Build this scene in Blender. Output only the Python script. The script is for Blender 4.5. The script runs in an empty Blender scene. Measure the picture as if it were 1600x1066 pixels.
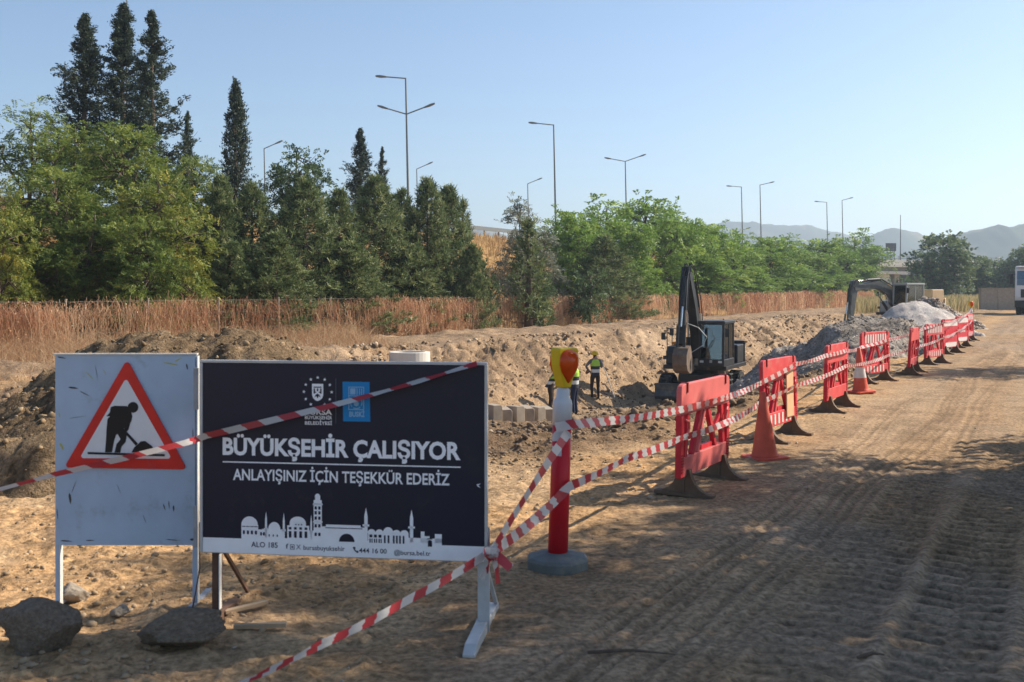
import bpy, bmesh, math, random
import numpy as np
from mathutils import Vector, Matrix

R = math.radians
rng = np.random.default_rng(7)
random.seed(7)
import time as _t
_T0 = _t.time()
def tick(n): print('TICK', n, round(_t.time() - _T0, 1))
scene = bpy.context.scene
col = scene.collection

# ---------------------------------------------------------------- camera
CAMZ = 1.75
cam_d = bpy.data.cameras.new('camera')
cam = bpy.data.objects.new('camera', cam_d)
col.objects.link(cam)
cam.location = (0, 0, CAMZ)
cam.rotation_euler = (R(90), 0, 0)
cam_d.lens = 36
cam_d.sensor_width = 36
cam_d.shift_y = -78 / 1600
cam_d.clip_start = 0.1
cam_d.clip_end = 30000
cam_d.dof.use_dof = True
cam_d.dof.focus_distance = 26
cam_d.dof.aperture_fstop = 5.0
scene.camera = cam

# ---------------------------------------------------------------- sky, sun, exposure
SUN_EL, SUN_AZ = 37.0, 70.0        # azimuth clockwise from +Y (the view direction)
world = bpy.data.worlds.new('World')
scene.world = world
world.use_nodes = True
wn = world.node_tree
for n in list(wn.nodes):
    wn.nodes.remove(n)
w_out = wn.nodes.new('ShaderNodeOutputWorld')
w_bg = wn.nodes.new('ShaderNodeBackground')
w_sky = wn.nodes.new('ShaderNodeTexSky')
w_sky.sky_type = 'NISHITA'
w_sky.sun_disc = False
w_sky.sun_elevation = R(SUN_EL)
w_sky.sun_rotation = R(SUN_AZ)
w_sky.air_density = 1.0
w_sky.dust_density = 0.7
w_sky.ozone_density = 3.0
w_sky.altitude = 100
w_bg.inputs['Strength'].default_value = 0.098
wn.links.new(w_sky.outputs[0], w_bg.inputs[0])
wn.links.new(w_bg.outputs[0], w_out.inputs[0])

sun_d = bpy.data.lights.new('sun', 'SUN')
sun_d.energy = 5.0
sun_d.angle = R(0.55)
sun_d.color = (1.0, 0.90, 0.75)
sun = bpy.data.objects.new('sun', sun_d)
col.objects.link(sun)
sdir = Vector((math.sin(R(SUN_AZ)) * math.cos(R(SUN_EL)), math.cos(R(SUN_AZ)) * math.cos(R(SUN_EL)), math.sin(R(SUN_EL))))
sun.rotation_euler = sdir.to_track_quat('Z', 'Y').to_euler()
sun.location = sdir * 60

scene.view_settings.view_transform = 'Standard'
scene.view_settings.look = 'None'
scene.view_settings.gamma = 1
scene.view_settings.exposure = 0.75
scene.view_settings.use_curve_mapping = False
scene.render.engine = 'CYCLES'
scene.cycles.use_denoising = True
scene.cycles.max_bounces = 5
scene.cycles.diffuse_bounces = 2
scene.cycles.glossy_bounces = 2
scene.cycles.transmission_bounces = 4
scene.cycles.transparent_max_bounces = 5
scene.cycles.volume_bounces = 0
scene.cycles.caustics_reflective = False
scene.cycles.caustics_refractive = False

# ---------------------------------------------------------------- noise
def _hash(ix, iy, seed):
    h = ix.astype(np.int32).view(np.uint32) * np.uint32(374761393) + iy.astype(np.int32).view(np.uint32) * np.uint32(668265263) + np.uint32((seed * 974711) & 0xFFFFFFFF)
    h = (h ^ (h >> np.uint32(13))) * np.uint32(1274126177)
    return ((h >> np.uint32(16)) & np.uint32(0xFFFF)).astype(np.float32) / np.float32(32767.5) - np.float32(1.0)

def vn(x, y, seed=0):
    ix = np.floor(x); iy = np.floor(y)
    fx = x - ix; fy = y - iy
    fx = fx * fx * fx * (fx * (fx * 6 - 15) + 10); fy = fy * fy * fy * (fy * (fy * 6 - 15) + 10)
    a = _hash(ix, iy, seed); b = _hash(ix + 1, iy, seed); c = _hash(ix, iy + 1, seed); d = _hash(ix + 1, iy + 1, seed)
    return (a * (1 - fx) + b * fx) * (1 - fy) + (c * (1 - fx) + d * fx) * fy

def fbm(x, y, octv=4, seed=0, gain=0.5, ridged=False):
    s = 0; amp = 1; tot = 0
    ca, sa = math.cos(0.6), math.sin(0.6)
    for o in range(octv):
        n = vn(x, y, seed + o * 17)
        if ridged:
            n = 1 - 2 * np.abs(n)
        s = s + n * amp; tot += amp; amp *= gain
        x, y = (ca * x - sa * y) * 2.03 + 5.2, (sa * x + ca * y) * 2.03 + 1.3
    return s / tot

def sm(a, b, x):
    t = np.clip((x - a) / (b - a), 0, 1)
    return t * t * (3 - 2 * t)

def lin(a, b, x):
    return np.clip((x - a) / (b - a), 0, 1)

# ---------------------------------------------------------------- layout
TH = math.atan(0.528)
CT, ST = math.cos(TH), math.sin(TH)
def road_st(X, D):
    """s: metres to the right of the barrier row, t: metres along it"""
    return (X - (1.7 + 0.528 * (D - 9.2))) * CT, X * ST + D * CT
def fence_x(D):
    return -14.5 + 0.597 * (D - 29)
def fence_q(X, D):
    """metres behind the wire fence"""
    return -(X - fence_x(D)) * 0.859

def track(s, t, c, w, depth, pitch, slant, seed, t0=-9, t1=999, wob=0.1):
    cc = c + wob * vn(t * 0.13, t * 0 + seed, seed) + wob * 0.4 * vn(t * 0.4, t * 0 + 3, seed)
    r = (s - cc) / w
    inside = 1 - sm(0.8, 1.05, np.abs(r))
    edge = np.exp(-((np.abs(r) - 1.15) / 0.14) ** 2)
    if pitch > 0:
        ph = (t + slant * np.abs(r) * w) / pitch
        lug = (sm(0.20, 0.30, np.abs((ph % 1) - 0.5)) - 0.5) * (np.abs(r) > 0.07)
    else:
        lug = 0.8 * sm(-0.3, 0.3, np.cos(r * math.pi * (-pitch))) - 0.3
    str_ = sm(t0 - 0.8, t0 + 0.8, t) * (1 - sm(t1 - 1.5, t1 + 1.5, t))
    fade = np.clip(0.75 + 0.55 * vn(t * 0.4, r * 0.6 + seed, seed + 3), 0.15, 1)
    return str_ * (-0.5 * depth * inside * (0.7 + 0.3 * fade) + depth * 0.5 * edge * fade + 1.1 * depth * lug * inside * fade)

# centre, half width, depth, lug pitch (negative: number of ribs), slant, from, to
TRACKS = [(0.92, 0.16, 0.016, -3, 0.5, 2, 60), (1.36, 0.19, 0.017, -4, 0.6, 3, 60), (1.85, 0.17, 0.015, -3, 0.5, 12, 60), (1.72, 0.25, 0.027, 0.16, 0.25, -9, 12.5),
          (2.42, 0.25, 0.027, 0.17, -0.25, -9, 13), (3.15, 0.17, 0.014, -3, 0.5, 8, 60), (4.0, 0.22, 0.022, 0.16, 0.4, -9, 24),
          (4.9, 0.20, 0.013, -4, 0.5, 9, 60), (6.6, 0.22, 0.013, -3, 0.6, 6, 70)]

def terrain(X, D, fine=True):
    s, t = road_st(X, D)
    q = fence_q(X, D)
    # excavation
    sh_ = 14 * sm(-10.5, -6.5, s)
    d0 = 9 + 13 * sm(-9.5, -13, s)
    F = -2.5 * (0.3 * sm(d0, 36, D) + 0.7 * lin(d0, 35, D)) * (1 - sm(62, 84, D + sh_))
    lift = sm(-5.8, -1.0, s + 0.5 * vn(t * 0.25, s * 0.2, 5))
    se = np.clip(-15.5 + (D - 31.8) * 0.08, -17.5, -12) + 0.55 * fbm(t * 0.28, t * 0 + 2, 3, 8)
    bk = lin(se + 3.7 + 0.5 * vn(t * 0.35, t * 0, 41), se, s)
    z = F * (1 - lift) * (1 - bk) - 0.1 * bk
    z = np.where(s > -1.2, 0.0, z)
    # left of the excavation near the signs the yard stays level
    # embankment of the highway
    emb = sm(1.5, 16, q) * 6.3 * (1 - sm(170, 280, D))
    z = z - 0.25 * sm(-3, 0, q) * (1 - sm(60, 110, D)) + emb
    # masks
    m_bank = sm(0.02, 0.2, bk) * (1 - sm(0.93, 1.0, bk)) * sm(0.2, 0.8, -F)
    m_pit = np.clip((1 - bk) * sm(-0.4, -2.0, s + 0.5 * vn(X * 0.9, D * 0.9, 9)) * sm(8.6, 11.5, D + 0.8 * vn(X * 0.7, D * 0.7, 10)), 0, 1)
    m_ledge = sm(0.9, 1.0, bk) * (1 - sm(-0.5, 1.5, q))
    m_emb = sm(-0.5, 1.5, q)
    m_road = sm(-0.5, 0.6, s + 0.25 * vn(X * 1.1, D * 1.1, 12)) * (1 - sm(9.5, 12.5, s + 0.5 * vn(X * .3, D * .3, 13)))
    m_far = np.maximum(sm(100, 135, D) * (1 - m_emb), sm(10, 13, s))
    if fine:
        z = np.array(z, float)
        def on(mask, fn):
            i = np.where(mask > 0.004)[0]
            if len(i):
                z[i] += mask[i] * fn(X[i], D[i], s[i], t[i], z[i])
        near = 1 - sm(30, 60, D)
        on(1 - sm(200, 400, D), lambda x, y, s_, t_, z_: 0.02 * fbm(x * 0.9, y * 0.9, 3, 21))
        yard = (1 - m_road) * (1 - m_pit) * (1 - m_bank) * (1 - m_emb) * (1 - m_ledge) * near
        on(yard, lambda x, y, s_, t_, z_: 0.018 * fbm(x * 2.6, y * 2.6, 5, 31, 0.6) + 0.045 * np.clip(fbm(x * 5.0, y * 5.0, 3, 33, 0.6, ridged=True) - 0.25, 0, 1) + 0.028 * fbm(x * 1.3, y * 1.3, 3, 37, ridged=True))
        # churned soil
        on(m_pit * (1 - sm(90, 130, D)), lambda x, y, s_, t_, z_: 0.10 * fbm(x * 1.0, y * 1.0, 4, 51, ridged=True) + 0.085 * fbm(x * 3.0, y * 3.0, 4, 53, 0.6, ridged=True) * (0.4 + 0.6 * sm(9, 14, y)))
        # bank: slumps, bucket-tooth scrapes running down the face, crumbs
        def bank_face(x, y, s_, t_, z_):
            w1 = vn(t_ * 0.5, s_ * 0.5, 67); w2 = vn(t_ * 1.3, s_ * 1.3, 68)
            saw = ((t_ * 1.25 + s_ * 0.75 + 0.9 * w1 + 0.25 * w2) % 1.0) - 0.5
            saw2 = ((t_ * 3.4 + s_ * 1.6 + 1.2 * w1 + 0.4 * w2) % 1.0) - 0.5
            pt = sm(-0.15, 0.35, vn(t_ * 0.33 + 7, s_ * 0.4, 69))
            return (0.26 * fbm(t_ * 0.5, s_ * 0.6, 3, 61, ridged=True) + (0.34 * saw + 0.16 * saw2) * (0.4 + 0.6 * pt)
                    + 0.19 * fbm(t_ * 2.4, s_ * 2.4, 4, 65, 0.78, ridged=True))
        on(m_bank, bank_face)
        on(m_ledge * (1 - sm(120, 160, D)), lambda x, y, s_, t_, z_: 0.10 * fbm(x * 1.2, y * 1.2, 4, 71, ridged=True) + 0.22 * np.clip(fbm(t_ * 0.7, s_ * 0.8, 3, 73), 0, 1))
        on(m_emb * (1 - sm(120, 160, D)), lambda x, y, s_, t_, z_: 0.12 * fbm(x * 0.5, y * 0.5, 3, 75))
        # tyre tracks on the road
        def tracks(x, y, s_, t_, z_):
            tr = 0.003 * fbm(x * 6, y * 6, 4, 81, 0.65) + 0.006 * fbm(s_ * 1.4, t_ * 0.25, 3, 83) + 0.003 * fbm(s_ * 9, t_ * 1.1, 3, 84, ridged=True)
            for k, (c, w, d, p, sl, t0, t1) in enumerate(TRACKS):
                j = np.where(np.abs(s_ - c) < w * 1.7 + 0.25)[0]
                if len(j):
                    tr[j] += track(s_[j], t_[j], c, w, d, p, sl, 100 + k, t0, t1, 0.14)
            return tr
        on(m_road * (1 - sm(30, 60, D)), tracks)
        on(m_road * sm(18, 40, D) * (1 - sm(120, 160, D)), lambda x, y, s_, t_, z_: 0.05 * fbm(s_ * 0.8, t_ * 0.15, 3, 85))
        on(m_road * near, lambda x, y, s_, t_, z_: 0.07 * np.clip(fbm(x * 0.9, y * 0.9, 2, 87) - 0.45, 0, 1) * np.clip(fbm(x * 9, y * 9, 3, 89, 0.6, ridged=True) + 0.3, 0, 1))
    return z, dict(bank=m_bank, pit=m_pit, ledge=m_ledge, emb=m_emb, road=m_road, far=m_far, s=s, t=t, q=q)

def gz(x, y):
    z, _ = terrain(np.array([float(x)]), np.array([float(y)]))
    return float(z[0])
def gzs(x, y):
    z, _ = terrain(np.asarray(x, float), np.asarray(y, float), fine=False)
    return z
def at(px, py, D):
    """the point at distance D that the photograph shows at px, py (of 1600 x 1066)"""
    return Vector(((px - 800) / 1600 * D, D, CAMZ - (py - 455) / 1600 * D))
def gat(px, D):
    x = (px - 800) / 1600 * D
    return Vector((x, D, gz(x, D)))

# ---------------------------------------------------------------- materials
M = {}
def mat(name, color, rough=0.7, metal=0.0, var=0.0, vscale=4.0, bump=0.0, bscale=30.0, attr=False, spec=0.3,
        dirt=None, dirt_amt=0.0, dirt_scale=3.0, trans=0.0, coat=0.0, emit=None, detail=5.0):
    m = bpy.data.materials.new(name)
    m.use_nodes = True
    nt = m.node_tree; N = nt.nodes; L = nt.links
    b = N['Principled BSDF']
    b.inputs['Roughness'].default_value = rough
    b.inputs['Metallic'].default_value = metal
    b.inputs['Specular IOR Level'].default_value = spec
    b.inputs['Coat Weight'].default_value = coat
    tc = N.new('ShaderNodeTexCoord')
    src = None
    if attr:
        a = N.new('ShaderNodeAttribute'); a.attribute_name = 'Col'; src = a.outputs['Color']
    else:
        c = N.new('ShaderNodeRGB'); c.outputs[0].default_value = (*color, 1); src = c.outputs[0]
    if var:
        nz = N.new('ShaderNodeTexNoise'); nz.inputs['Scale'].default_value = vscale; nz.inputs['Detail'].default_value = detail
        nz.inputs['Roughness'].default_value = 0.62
        L.new(tc.outputs['Object'], nz.inputs['Vector'])
        mr = N.new('ShaderNodeMapRange'); mr.inputs[1].default_value = 0.3; mr.inputs[2].default_value = 0.7
        mr.inputs[3].default_value = 1 - var; mr.inputs[4].default_value = 1 + var
        L.new(nz.outputs['Fac'], mr.inputs[0])
        mx = N.new('ShaderNodeVectorMath'); mx.operation = 'SCALE'
        L.new(src, mx.inputs[0]); L.new(mr.outputs[0], mx.inputs['Scale']); src = mx.outputs[0]
    if dirt is not None:
        nz = N.new('ShaderNodeTexNoise'); nz.inputs['Scale'].default_value = dirt_scale; nz.inputs['Detail'].default_value = 8
        nz.inputs['Roughness'].default_value = 0.7
        L.new(tc.outputs['Object'], nz.inputs['Vector'])
        mr = N.new('ShaderNodeMapRange'); mr.inputs[1].default_value = 0.66 - 0.4 * dirt_amt; mr.inputs[2].default_value = 0.8 - 0.2 * dirt_amt
        mr.inputs[3].default_value = 0; mr.inputs[4].default_value = min(1, 0.55 + dirt_amt * 0.4)
        L.new(nz.outputs['Fac'], mr.inputs[0])
        mx = N.new('ShaderNodeMix'); mx.data_type = 'RGBA'
        L.new(mr.outputs[0], mx.inputs['Factor']); L.new(src, mx.inputs[6]); mx.inputs[7].default_value = (*dirt, 1)
        src = mx.outputs[2]
    L.new(src, b.inputs['Base Color'])
    if bump:
        nz = N.new('ShaderNodeTexNoise'); nz.inputs['Scale'].default_value = bscale; nz.inputs['Detail'].default_value = 6
        nz.inputs['Roughness'].default_value = 0.65
        L.new(tc.outputs['Object'], nz.inputs['Vector'])
        bp = N.new('ShaderNodeBump'); bp.inputs['Strength'].default_value = 1.0; bp.inputs['Distance'].default_value = bump
        L.new(nz.outputs['Fac'], bp.inputs['Height']); L.new(bp.outputs[0], b.inputs['Normal'])
    if trans:
        t = N.new('ShaderNodeBsdfTranslucent'); L.new(src, t.inputs['Color'])
        ms = N.new('ShaderNodeMixShader'); ms.inputs[0].default_value = trans
        L.new(b.outputs[0], ms.inputs[1]); L.new(t.outputs[0], ms.inputs[2])
        L.new(ms.outputs[0], N['Material Output'].inputs['Surface'])
    M[name] = m
    return m

DUST = (0.36, 0.28, 0.19)
def earth(name, v1, s1, v2, s2, b1, bs1, b2, bs2):
    m = bpy.data.materials.new(name); m.use_nodes = True
    nt = m.node_tree; N = nt.nodes; L = nt.links; b = N['Principled BSDF']
    b.inputs['Roughness'].default_value = 0.97; b.inputs['Specular IOR Level'].default_value = 0.08
    tc = N.new('ShaderNodeTexCoord'); a = N.new('ShaderNodeAttribute'); a.attribute_name = 'Col'; src = a.outputs['Color']
    def noise(sc, det=4):
        n = N.new('ShaderNodeTexNoise'); n.inputs['Scale'].default_value = sc; n.inputs['Detail'].default_value = det; n.inputs['Roughness'].default_value = 0.65
        L.new(tc.outputs['Object'], n.inputs['Vector']); return n.outputs['Fac']
    for v, sc, det in ((v1, s1, 6), (v2, s2, 4)):
        mr = N.new('ShaderNodeMapRange'); mr.inputs[1].default_value = 0.33; mr.inputs[2].default_value = 0.67; mr.inputs[3].default_value = 1 - v; mr.inputs[4].default_value = 1 + v
        L.new(noise(sc, det), mr.inputs[0])
        mx = N.new('ShaderNodeVectorMath'); mx.operation = 'SCALE'; L.new(src, mx.inputs[0]); L.new(mr.outputs[0], mx.inputs['Scale']); src = mx.outputs[0]
    L.new(src, b.inputs['Base Color'])
    prev = None
    for d, sc in ((b1, bs1), (b2, bs2)):
        bp = N.new('ShaderNodeBump'); bp.inputs['Distance'].default_value = d; L.new(noise(sc, 5), bp.inputs['Height']); L.new(a.outputs['Alpha'], bp.inputs['Strength'])
        if prev is not None: L.new(prev, bp.inputs['Normal'])
        prev = bp.outputs[0]
    L.new(prev, b.inputs['Normal'])
    M[name] = m
earth('ground', 0.24, 2.2, 0.46, 24.0, 0.045, 9.0, 0.028, 44.0)
earth('soil', 0.25, 3.0, 0.42, 15.0, 0.09, 7.0, 0.05, 22.0)
mat('gravel', (0.45, 0.42, 0.40), 0.95, var=0.25, vscale=14, bump=0.03, bscale=26, spec=0.1, attr=True, detail=8)
mat('rock', (0.36, 0.285, 0.215), 0.9, var=0.35, vscale=9, bump=0.05, bscale=16, spec=0.12, dirt=(0.42, 0.32, 0.21), dirt_amt=0.2, dirt_scale=6)
mat('stones', (0.4, 0.35, 0.3), 0.9, var=0.2, vscale=6, spec=0.1, attr=True)
mat('leaf', (0.08, 0.12, 0.03), 0.55, attr=True, spec=0.3, trans=0.36)
mat('needle', (0.04, 0.07, 0.03), 0.55, attr=True, spec=0.3, trans=0.25)
mat('dry', (0.4, 0.25, 0.12), 0.85, attr=True, spec=0.1, trans=0.4)
mat('bark', (0.13, 0.095, 0.07), 0.95, var=0.3, vscale=6, bump=0.02, bscale=20, spec=0.1)
mat('navy', (0.012, 0.013, 0.030), 0.45, var=0.10, vscale=2.5, spec=0.35, dirt=(0.05, 0.045, 0.045), dirt_amt=0.2, dirt_scale=4)
mat('print_white', (0.92, 0.91, 0.93), 0.5, var=0.06, vscale=6)
mat('print_grey', (0.10, 0.10, 0.14), 0.5)
mat('print_blue', (0.01, 0.22, 0.52), 0.5, var=0.06, vscale=8)
mat('print_pale', (0.25, 0.45, 0.65), 0.5)
mat('alu', (0.50, 0.50, 0.50), 0.5, metal=0.15, var=0.15, vscale=7, dirt=DUST, dirt_amt=0.2)
mat('steel_grey', (0.30, 0.32, 0.35), 0.6, metal=0.1, var=0.2, vscale=9, dirt=(0.2, 0.13, 0.08), dirt_amt=0.25, dirt_scale=8)
mat('blue_paint', (0.40, 0.51, 0.65), 0.5, var=0.10, vscale=3, dirt=(0.20, 0.21, 0.19), dirt_amt=0.24, dirt_scale=5, bump=0.001, bscale=9)
mat('pale_edge', (0.62, 0.61, 0.58), 0.5, var=0.15, vscale=9, dirt=(0.25, 0.17, 0.1), dirt_amt=0.2, dirt_scale=10)
mat('sign_red', (0.62, 0.03, 0.022), 0.4, var=0.12, vscale=7, dirt=(0.25, 0.16, 0.13), dirt_amt=0.1, dirt_scale=11)
mat('sign_white', (0.72, 0.72, 0.74), 0.45, var=0.07, vscale=5, dirt=(0.3, 0.27, 0.24), dirt_amt=0.08)
mat('sign_black', (0.015, 0.014, 0.015), 0.5)
mat('scratch_yellow', (0.45, 0.44, 0.10), 0.6)
mat('scratch_dark', (0.07, 0.06, 0.05), 0.7)
mat('rust', (0.13, 0.075, 0.05), 0.85, var=0.3, vscale=12)
mat('wood', (0.42, 0.30, 0.19), 0.85, var=0.2, vscale=9)
mat('post_red', (0.62, 0.018, 0.03), 0.38, var=0.10, vscale=5, dirt=DUST, dirt_amt=0.10, dirt_scale=6)
mat('post_white', (0.66, 0.66, 0.68), 0.4, var=0.06, vscale=6, dirt=DUST, dirt_amt=0.14, dirt_scale=7)
mat('rubber_grey', (0.15, 0.16, 0.155), 0.8, var=0.2, vscale=9, dirt=DUST, dirt_amt=0.3, dirt_scale=5)
mat('lamp_yellow', (0.68, 0.47, 0.015), 0.35, var=0.08, vscale=8, dirt=DUST, dirt_amt=0.1, dirt_scale=9)
mat('lamp_orange', (0.80, 0.10, 0.008), 0.15, var=0.12, vscale=14, spec=0.5, trans=0.35)
mat('lamp_red', (0.55, 0.03, 0.01), 0.3, spec=0.5)
mat('bar_pink', (0.66, 0.145, 0.135), 0.55, var=0.10, vscale=5, dirt=DUST, dirt_amt=0.22, dirt_scale=5)
mat('bar_mid', (0.60, 0.065, 0.07), 0.5, var=0.14, vscale=5, dirt=(0.50, 0.28, 0.22), dirt_amt=0.35, dirt_scale=4)
mat('bar_red', (0.55, 0.025, 0.04), 0.5, var=0.18, vscale=5, dirt=(0.42, 0.22, 0.17), dirt_amt=0.3, dirt_scale=5)
mat('bar_dark', (0.20, 0.012, 0.015), 0.5, var=0.15, vscale=5)
mat('bar_white', (0.66, 0.60, 0.57), 0.5, var=0.10, vscale=9, dirt=DUST, dirt_amt=0.2)
mat('bar_cream', (0.66, 0.42, 0.24), 0.6, var=0.12, vscale=7, dirt=DUST, dirt_amt=0.2)
mat('foot_brown', (0.155, 0.105, 0.07), 0.8, var=0.25, vscale=7, dirt=DUST, dirt_amt=0.32, dirt_scale=5)
mat('cone', (0.62, 0.10, 0.055), 0.55, var=0.14, vscale=6, dirt=DUST, dirt_amt=0.2, dirt_scale=7)
mat('concrete', (0.34, 0.285, 0.225), 0.9, var=0.15, vscale=5, bump=0.004, bscale=30, dirt=(0.22, 0.17, 0.12), dirt_amt=0.2)
mat('concrete_pale', (0.62, 0.58, 0.52), 0.9, var=0.10, vscale=0.8)
mat('concrete_dark', (0.12, 0.115, 0.11), 0.9, var=0.2, vscale=0.8)
mat('mach_dark', (0.020, 0.021, 0.023), 0.45, var=0.3, vscale=3, spec=0.4, dirt=(0.16, 0.13, 0.10), dirt_amt=0.22, dirt_scale=3)
mat('mach_grey', (0.095, 0.10, 0.097), 0.5, var=0.2, vscale=3, dirt=(0.3, 0.25, 0.19), dirt_amt=0.3, dirt_scale=3)
mat('mach_silver', (0.34, 0.36, 0.35), 0.45, var=0.15, vscale=3, dirt=(0.36, 0.31, 0.24), dirt_amt=0.25, dirt_scale=3)
mat('mach_orange', (0.52, 0.20, 0.02), 0.5, var=0.15, vscale=3, dirt=(0.3, 0.24, 0.17), dirt_amt=0.25, dirt_scale=3)
mat('mach_cream', (0.60, 0.42, 0.24), 0.5, var=0.15, vscale=3, dirt=(0.4, 0.32, 0.22), dirt_amt=0.3, dirt_scale=3)
mat('mach_earth', (0.16, 0.115, 0.085), 0.8, var=0.3, vscale=5, dirt=(0.26, 0.19, 0.13), dirt_amt=0.4, dirt_scale=4)
mat('chrome', (0.6, 0.6, 0.6), 0.25, metal=0.9)
mat('tyre', (0.025, 0.025, 0.025), 0.85, var=0.2, vscale=6, dirt=(0.25, 0.2, 0.15), dirt_amt=0.4, dirt_scale=4)
def glass():
    m = bpy.data.materials.new('glass_dark'); m.use_nodes = True
    nt = m.node_tree; N = nt.nodes; L = nt.links; N.remove(N['Principled BSDF'])
    t = N.new('ShaderNodeBsdfTransparent'); t.inputs[0].default_value = (0.62, 0.70, 0.74, 1)
    g = N.new('ShaderNodeBsdfGlossy'); g.inputs['Roughness'].default_value = 0.04; g.inputs[0].default_value = (0.9, 0.95, 1, 1)
    fr = N.new('ShaderNodeFresnel'); fr.inputs[0].default_value = 1.9
    ms = N.new('ShaderNodeMixShader'); L.new(fr.outputs[0], ms.inputs[0]); L.new(t.outputs[0], ms.inputs[1]); L.new(g.outputs[0], ms.inputs[2])
    L.new(ms.outputs[0], N['Material Output'].inputs['Surface']); M['glass_dark'] = m
glass()
mat('vest', (0.40, 0.62, 0.07), 0.7, var=0.12, vscale=12)
mat('vest_dark', (0.03, 0.035, 0.05), 0.8, var=0.2, vscale=12)
mat('reflect', (0.62, 0.64, 0.62), 0.5)
mat('helmet', (0.72, 0.44, 0.01), 0.35)
mat('skin', (0.36, 0.20, 0.13), 0.6)
mat('shirt', (0.14, 0.13, 0.13), 0.85, var=0.1, vscale=10)
mat('trouser', (0.045, 0.03, 0.025), 0.9, var=0.2, vscale=10)
mat('jeans', (0.02, 0.028, 0.06), 0.9, var=0.2, vscale=10)
mat('hair', (0.02, 0.015, 0.012), 0.8)
mat('pole', (0.17, 0.18, 0.18), 0.5, metal=0.2)
mat('white_paint', (0.72, 0.72, 0.72), 0.35, var=0.06, vscale=1.5, dirt=DUST, dirt_amt=0.2, dirt_scale=1.5)
mat('wire', (0.20, 0.18, 0.16), 0.7, metal=0.2)
mat('hill', (0.07, 0.085, 0.045), 0.95, var=0.4, vscale=0.012, spec=0.05, attr=True)

def tape_material():
    m = bpy.data.materials.new('tape'); m.use_nodes = True
    nt = m.node_tree; N = nt.nodes; L = nt.links
    b = N['Principled BSDF']; b.inputs['Roughness'].default_value = 0.35
    uv = N.new('ShaderNodeUVMap'); sp = N.new('ShaderNodeSeparateXYZ'); L.new(uv.outputs[0], sp.inputs[0])
    a = N.new('ShaderNodeMath'); a.operation = 'MULTIPLY_ADD'; L.new(sp.outputs[1], a.inputs[0]); a.inputs[1].default_value = 0.035; L.new(sp.outputs[0], a.inputs[2])
    d = N.new('ShaderNodeMath'); d.operation = 'DIVIDE'; L.new(a.outputs[0], d.inputs[0]); d.inputs[1].default_value = 0.20
    f = N.new('ShaderNodeMath'); f.operation = 'FRACT'; L.new(d.outputs[0], f.inputs[0])
    g = N.new('ShaderNodeMath'); g.operation = 'GREATER_THAN'; L.new(f.outputs[0], g.inputs[0]); g.inputs[1].default_value = 0.52
    mx = N.new('ShaderNodeMix'); mx.data_type = 'RGBA'; L.new(g.outputs[0], mx.inputs['Factor'])
    mx.inputs[6].default_value = (0.72, 0.69, 0.67, 1); mx.inputs[7].default_value = (0.58, 0.07, 0.08, 1)
    L.new(mx.outputs[2], b.inputs['Base Color'])
    t = N.new('ShaderNodeBsdfTranslucent'); L.new(mx.outputs[2], t.inputs['Color'])
    ms = N.new('ShaderNodeMixShader'); ms.inputs[0].default_value = 0.4
    L.new(b.outputs[0], ms.inputs[1]); L.new(t.outputs[0], ms.inputs[2])
    L.new(ms.outputs[0], N['Material Output'].inputs['Surface'])
    M['tape'] = m
tape_material()

# ---------------------------------------------------------------- mesh helpers
def link(o, parent=None):
    col.objects.link(o)
    if parent is not None:
        o.parent = parent
    return o

def tag(o, label=None, cat=None, group=None, kind=None):
    if label: o['label'] = label
    if cat: o['category'] = cat
    if group: o['group'] = group
    if kind: o['kind'] = kind
    return o

def thing(name, label, cat, loc=(0, 0, 0), rotz=0.0, group=None):
    o = bpy.data.objects.new(name, None)
    o.empty_display_size = 0.2
    col.objects.link(o)
    o.location = loc; o.rotation_euler = (0, 0, rotz)
    return tag(o, label, cat, group)

def mesh_np(name, V, F, mats, color=None, uv=None, smooth=False):
    me = bpy.data.meshes.new(name)
    V = np.ascontiguousarray(V, dtype=np.float32); F = np.ascontiguousarray(F, dtype=np.int32)
    k = F.shape[1]
    me.vertices.add(len(V)); me.vertices.foreach_set('co', V.ravel())
    me.loops.add(F.size); me.loops.foreach_set('vertex_index', F.ravel())
    me.polygons.add(len(F)); me.polygons.foreach_set('loop_start', np.arange(0, F.size, k, dtype=np.int32))
    if color is not None:
        a = me.attributes.new('Col', 'FLOAT_COLOR', 'POINT')
        c = np.ones((len(V), 4), np.float32); c[:, :color.shape[1]] = color
        a.data.foreach_set('color', c.ravel())
    if uv is not None:
        u = me.uv_layers.new(name='UVMap'); u.data.foreach_set('uv', np.ascontiguousarray(uv[F.ravel()], np.float32).ravel())
    for m_ in mats:
        me.materials.append(M[m_])
    me.update(calc_edges=True)
    me.validate()
    if smooth:
        me.polygons.foreach_set('use_smooth', np.ones(len(F), bool))
    return me

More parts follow.
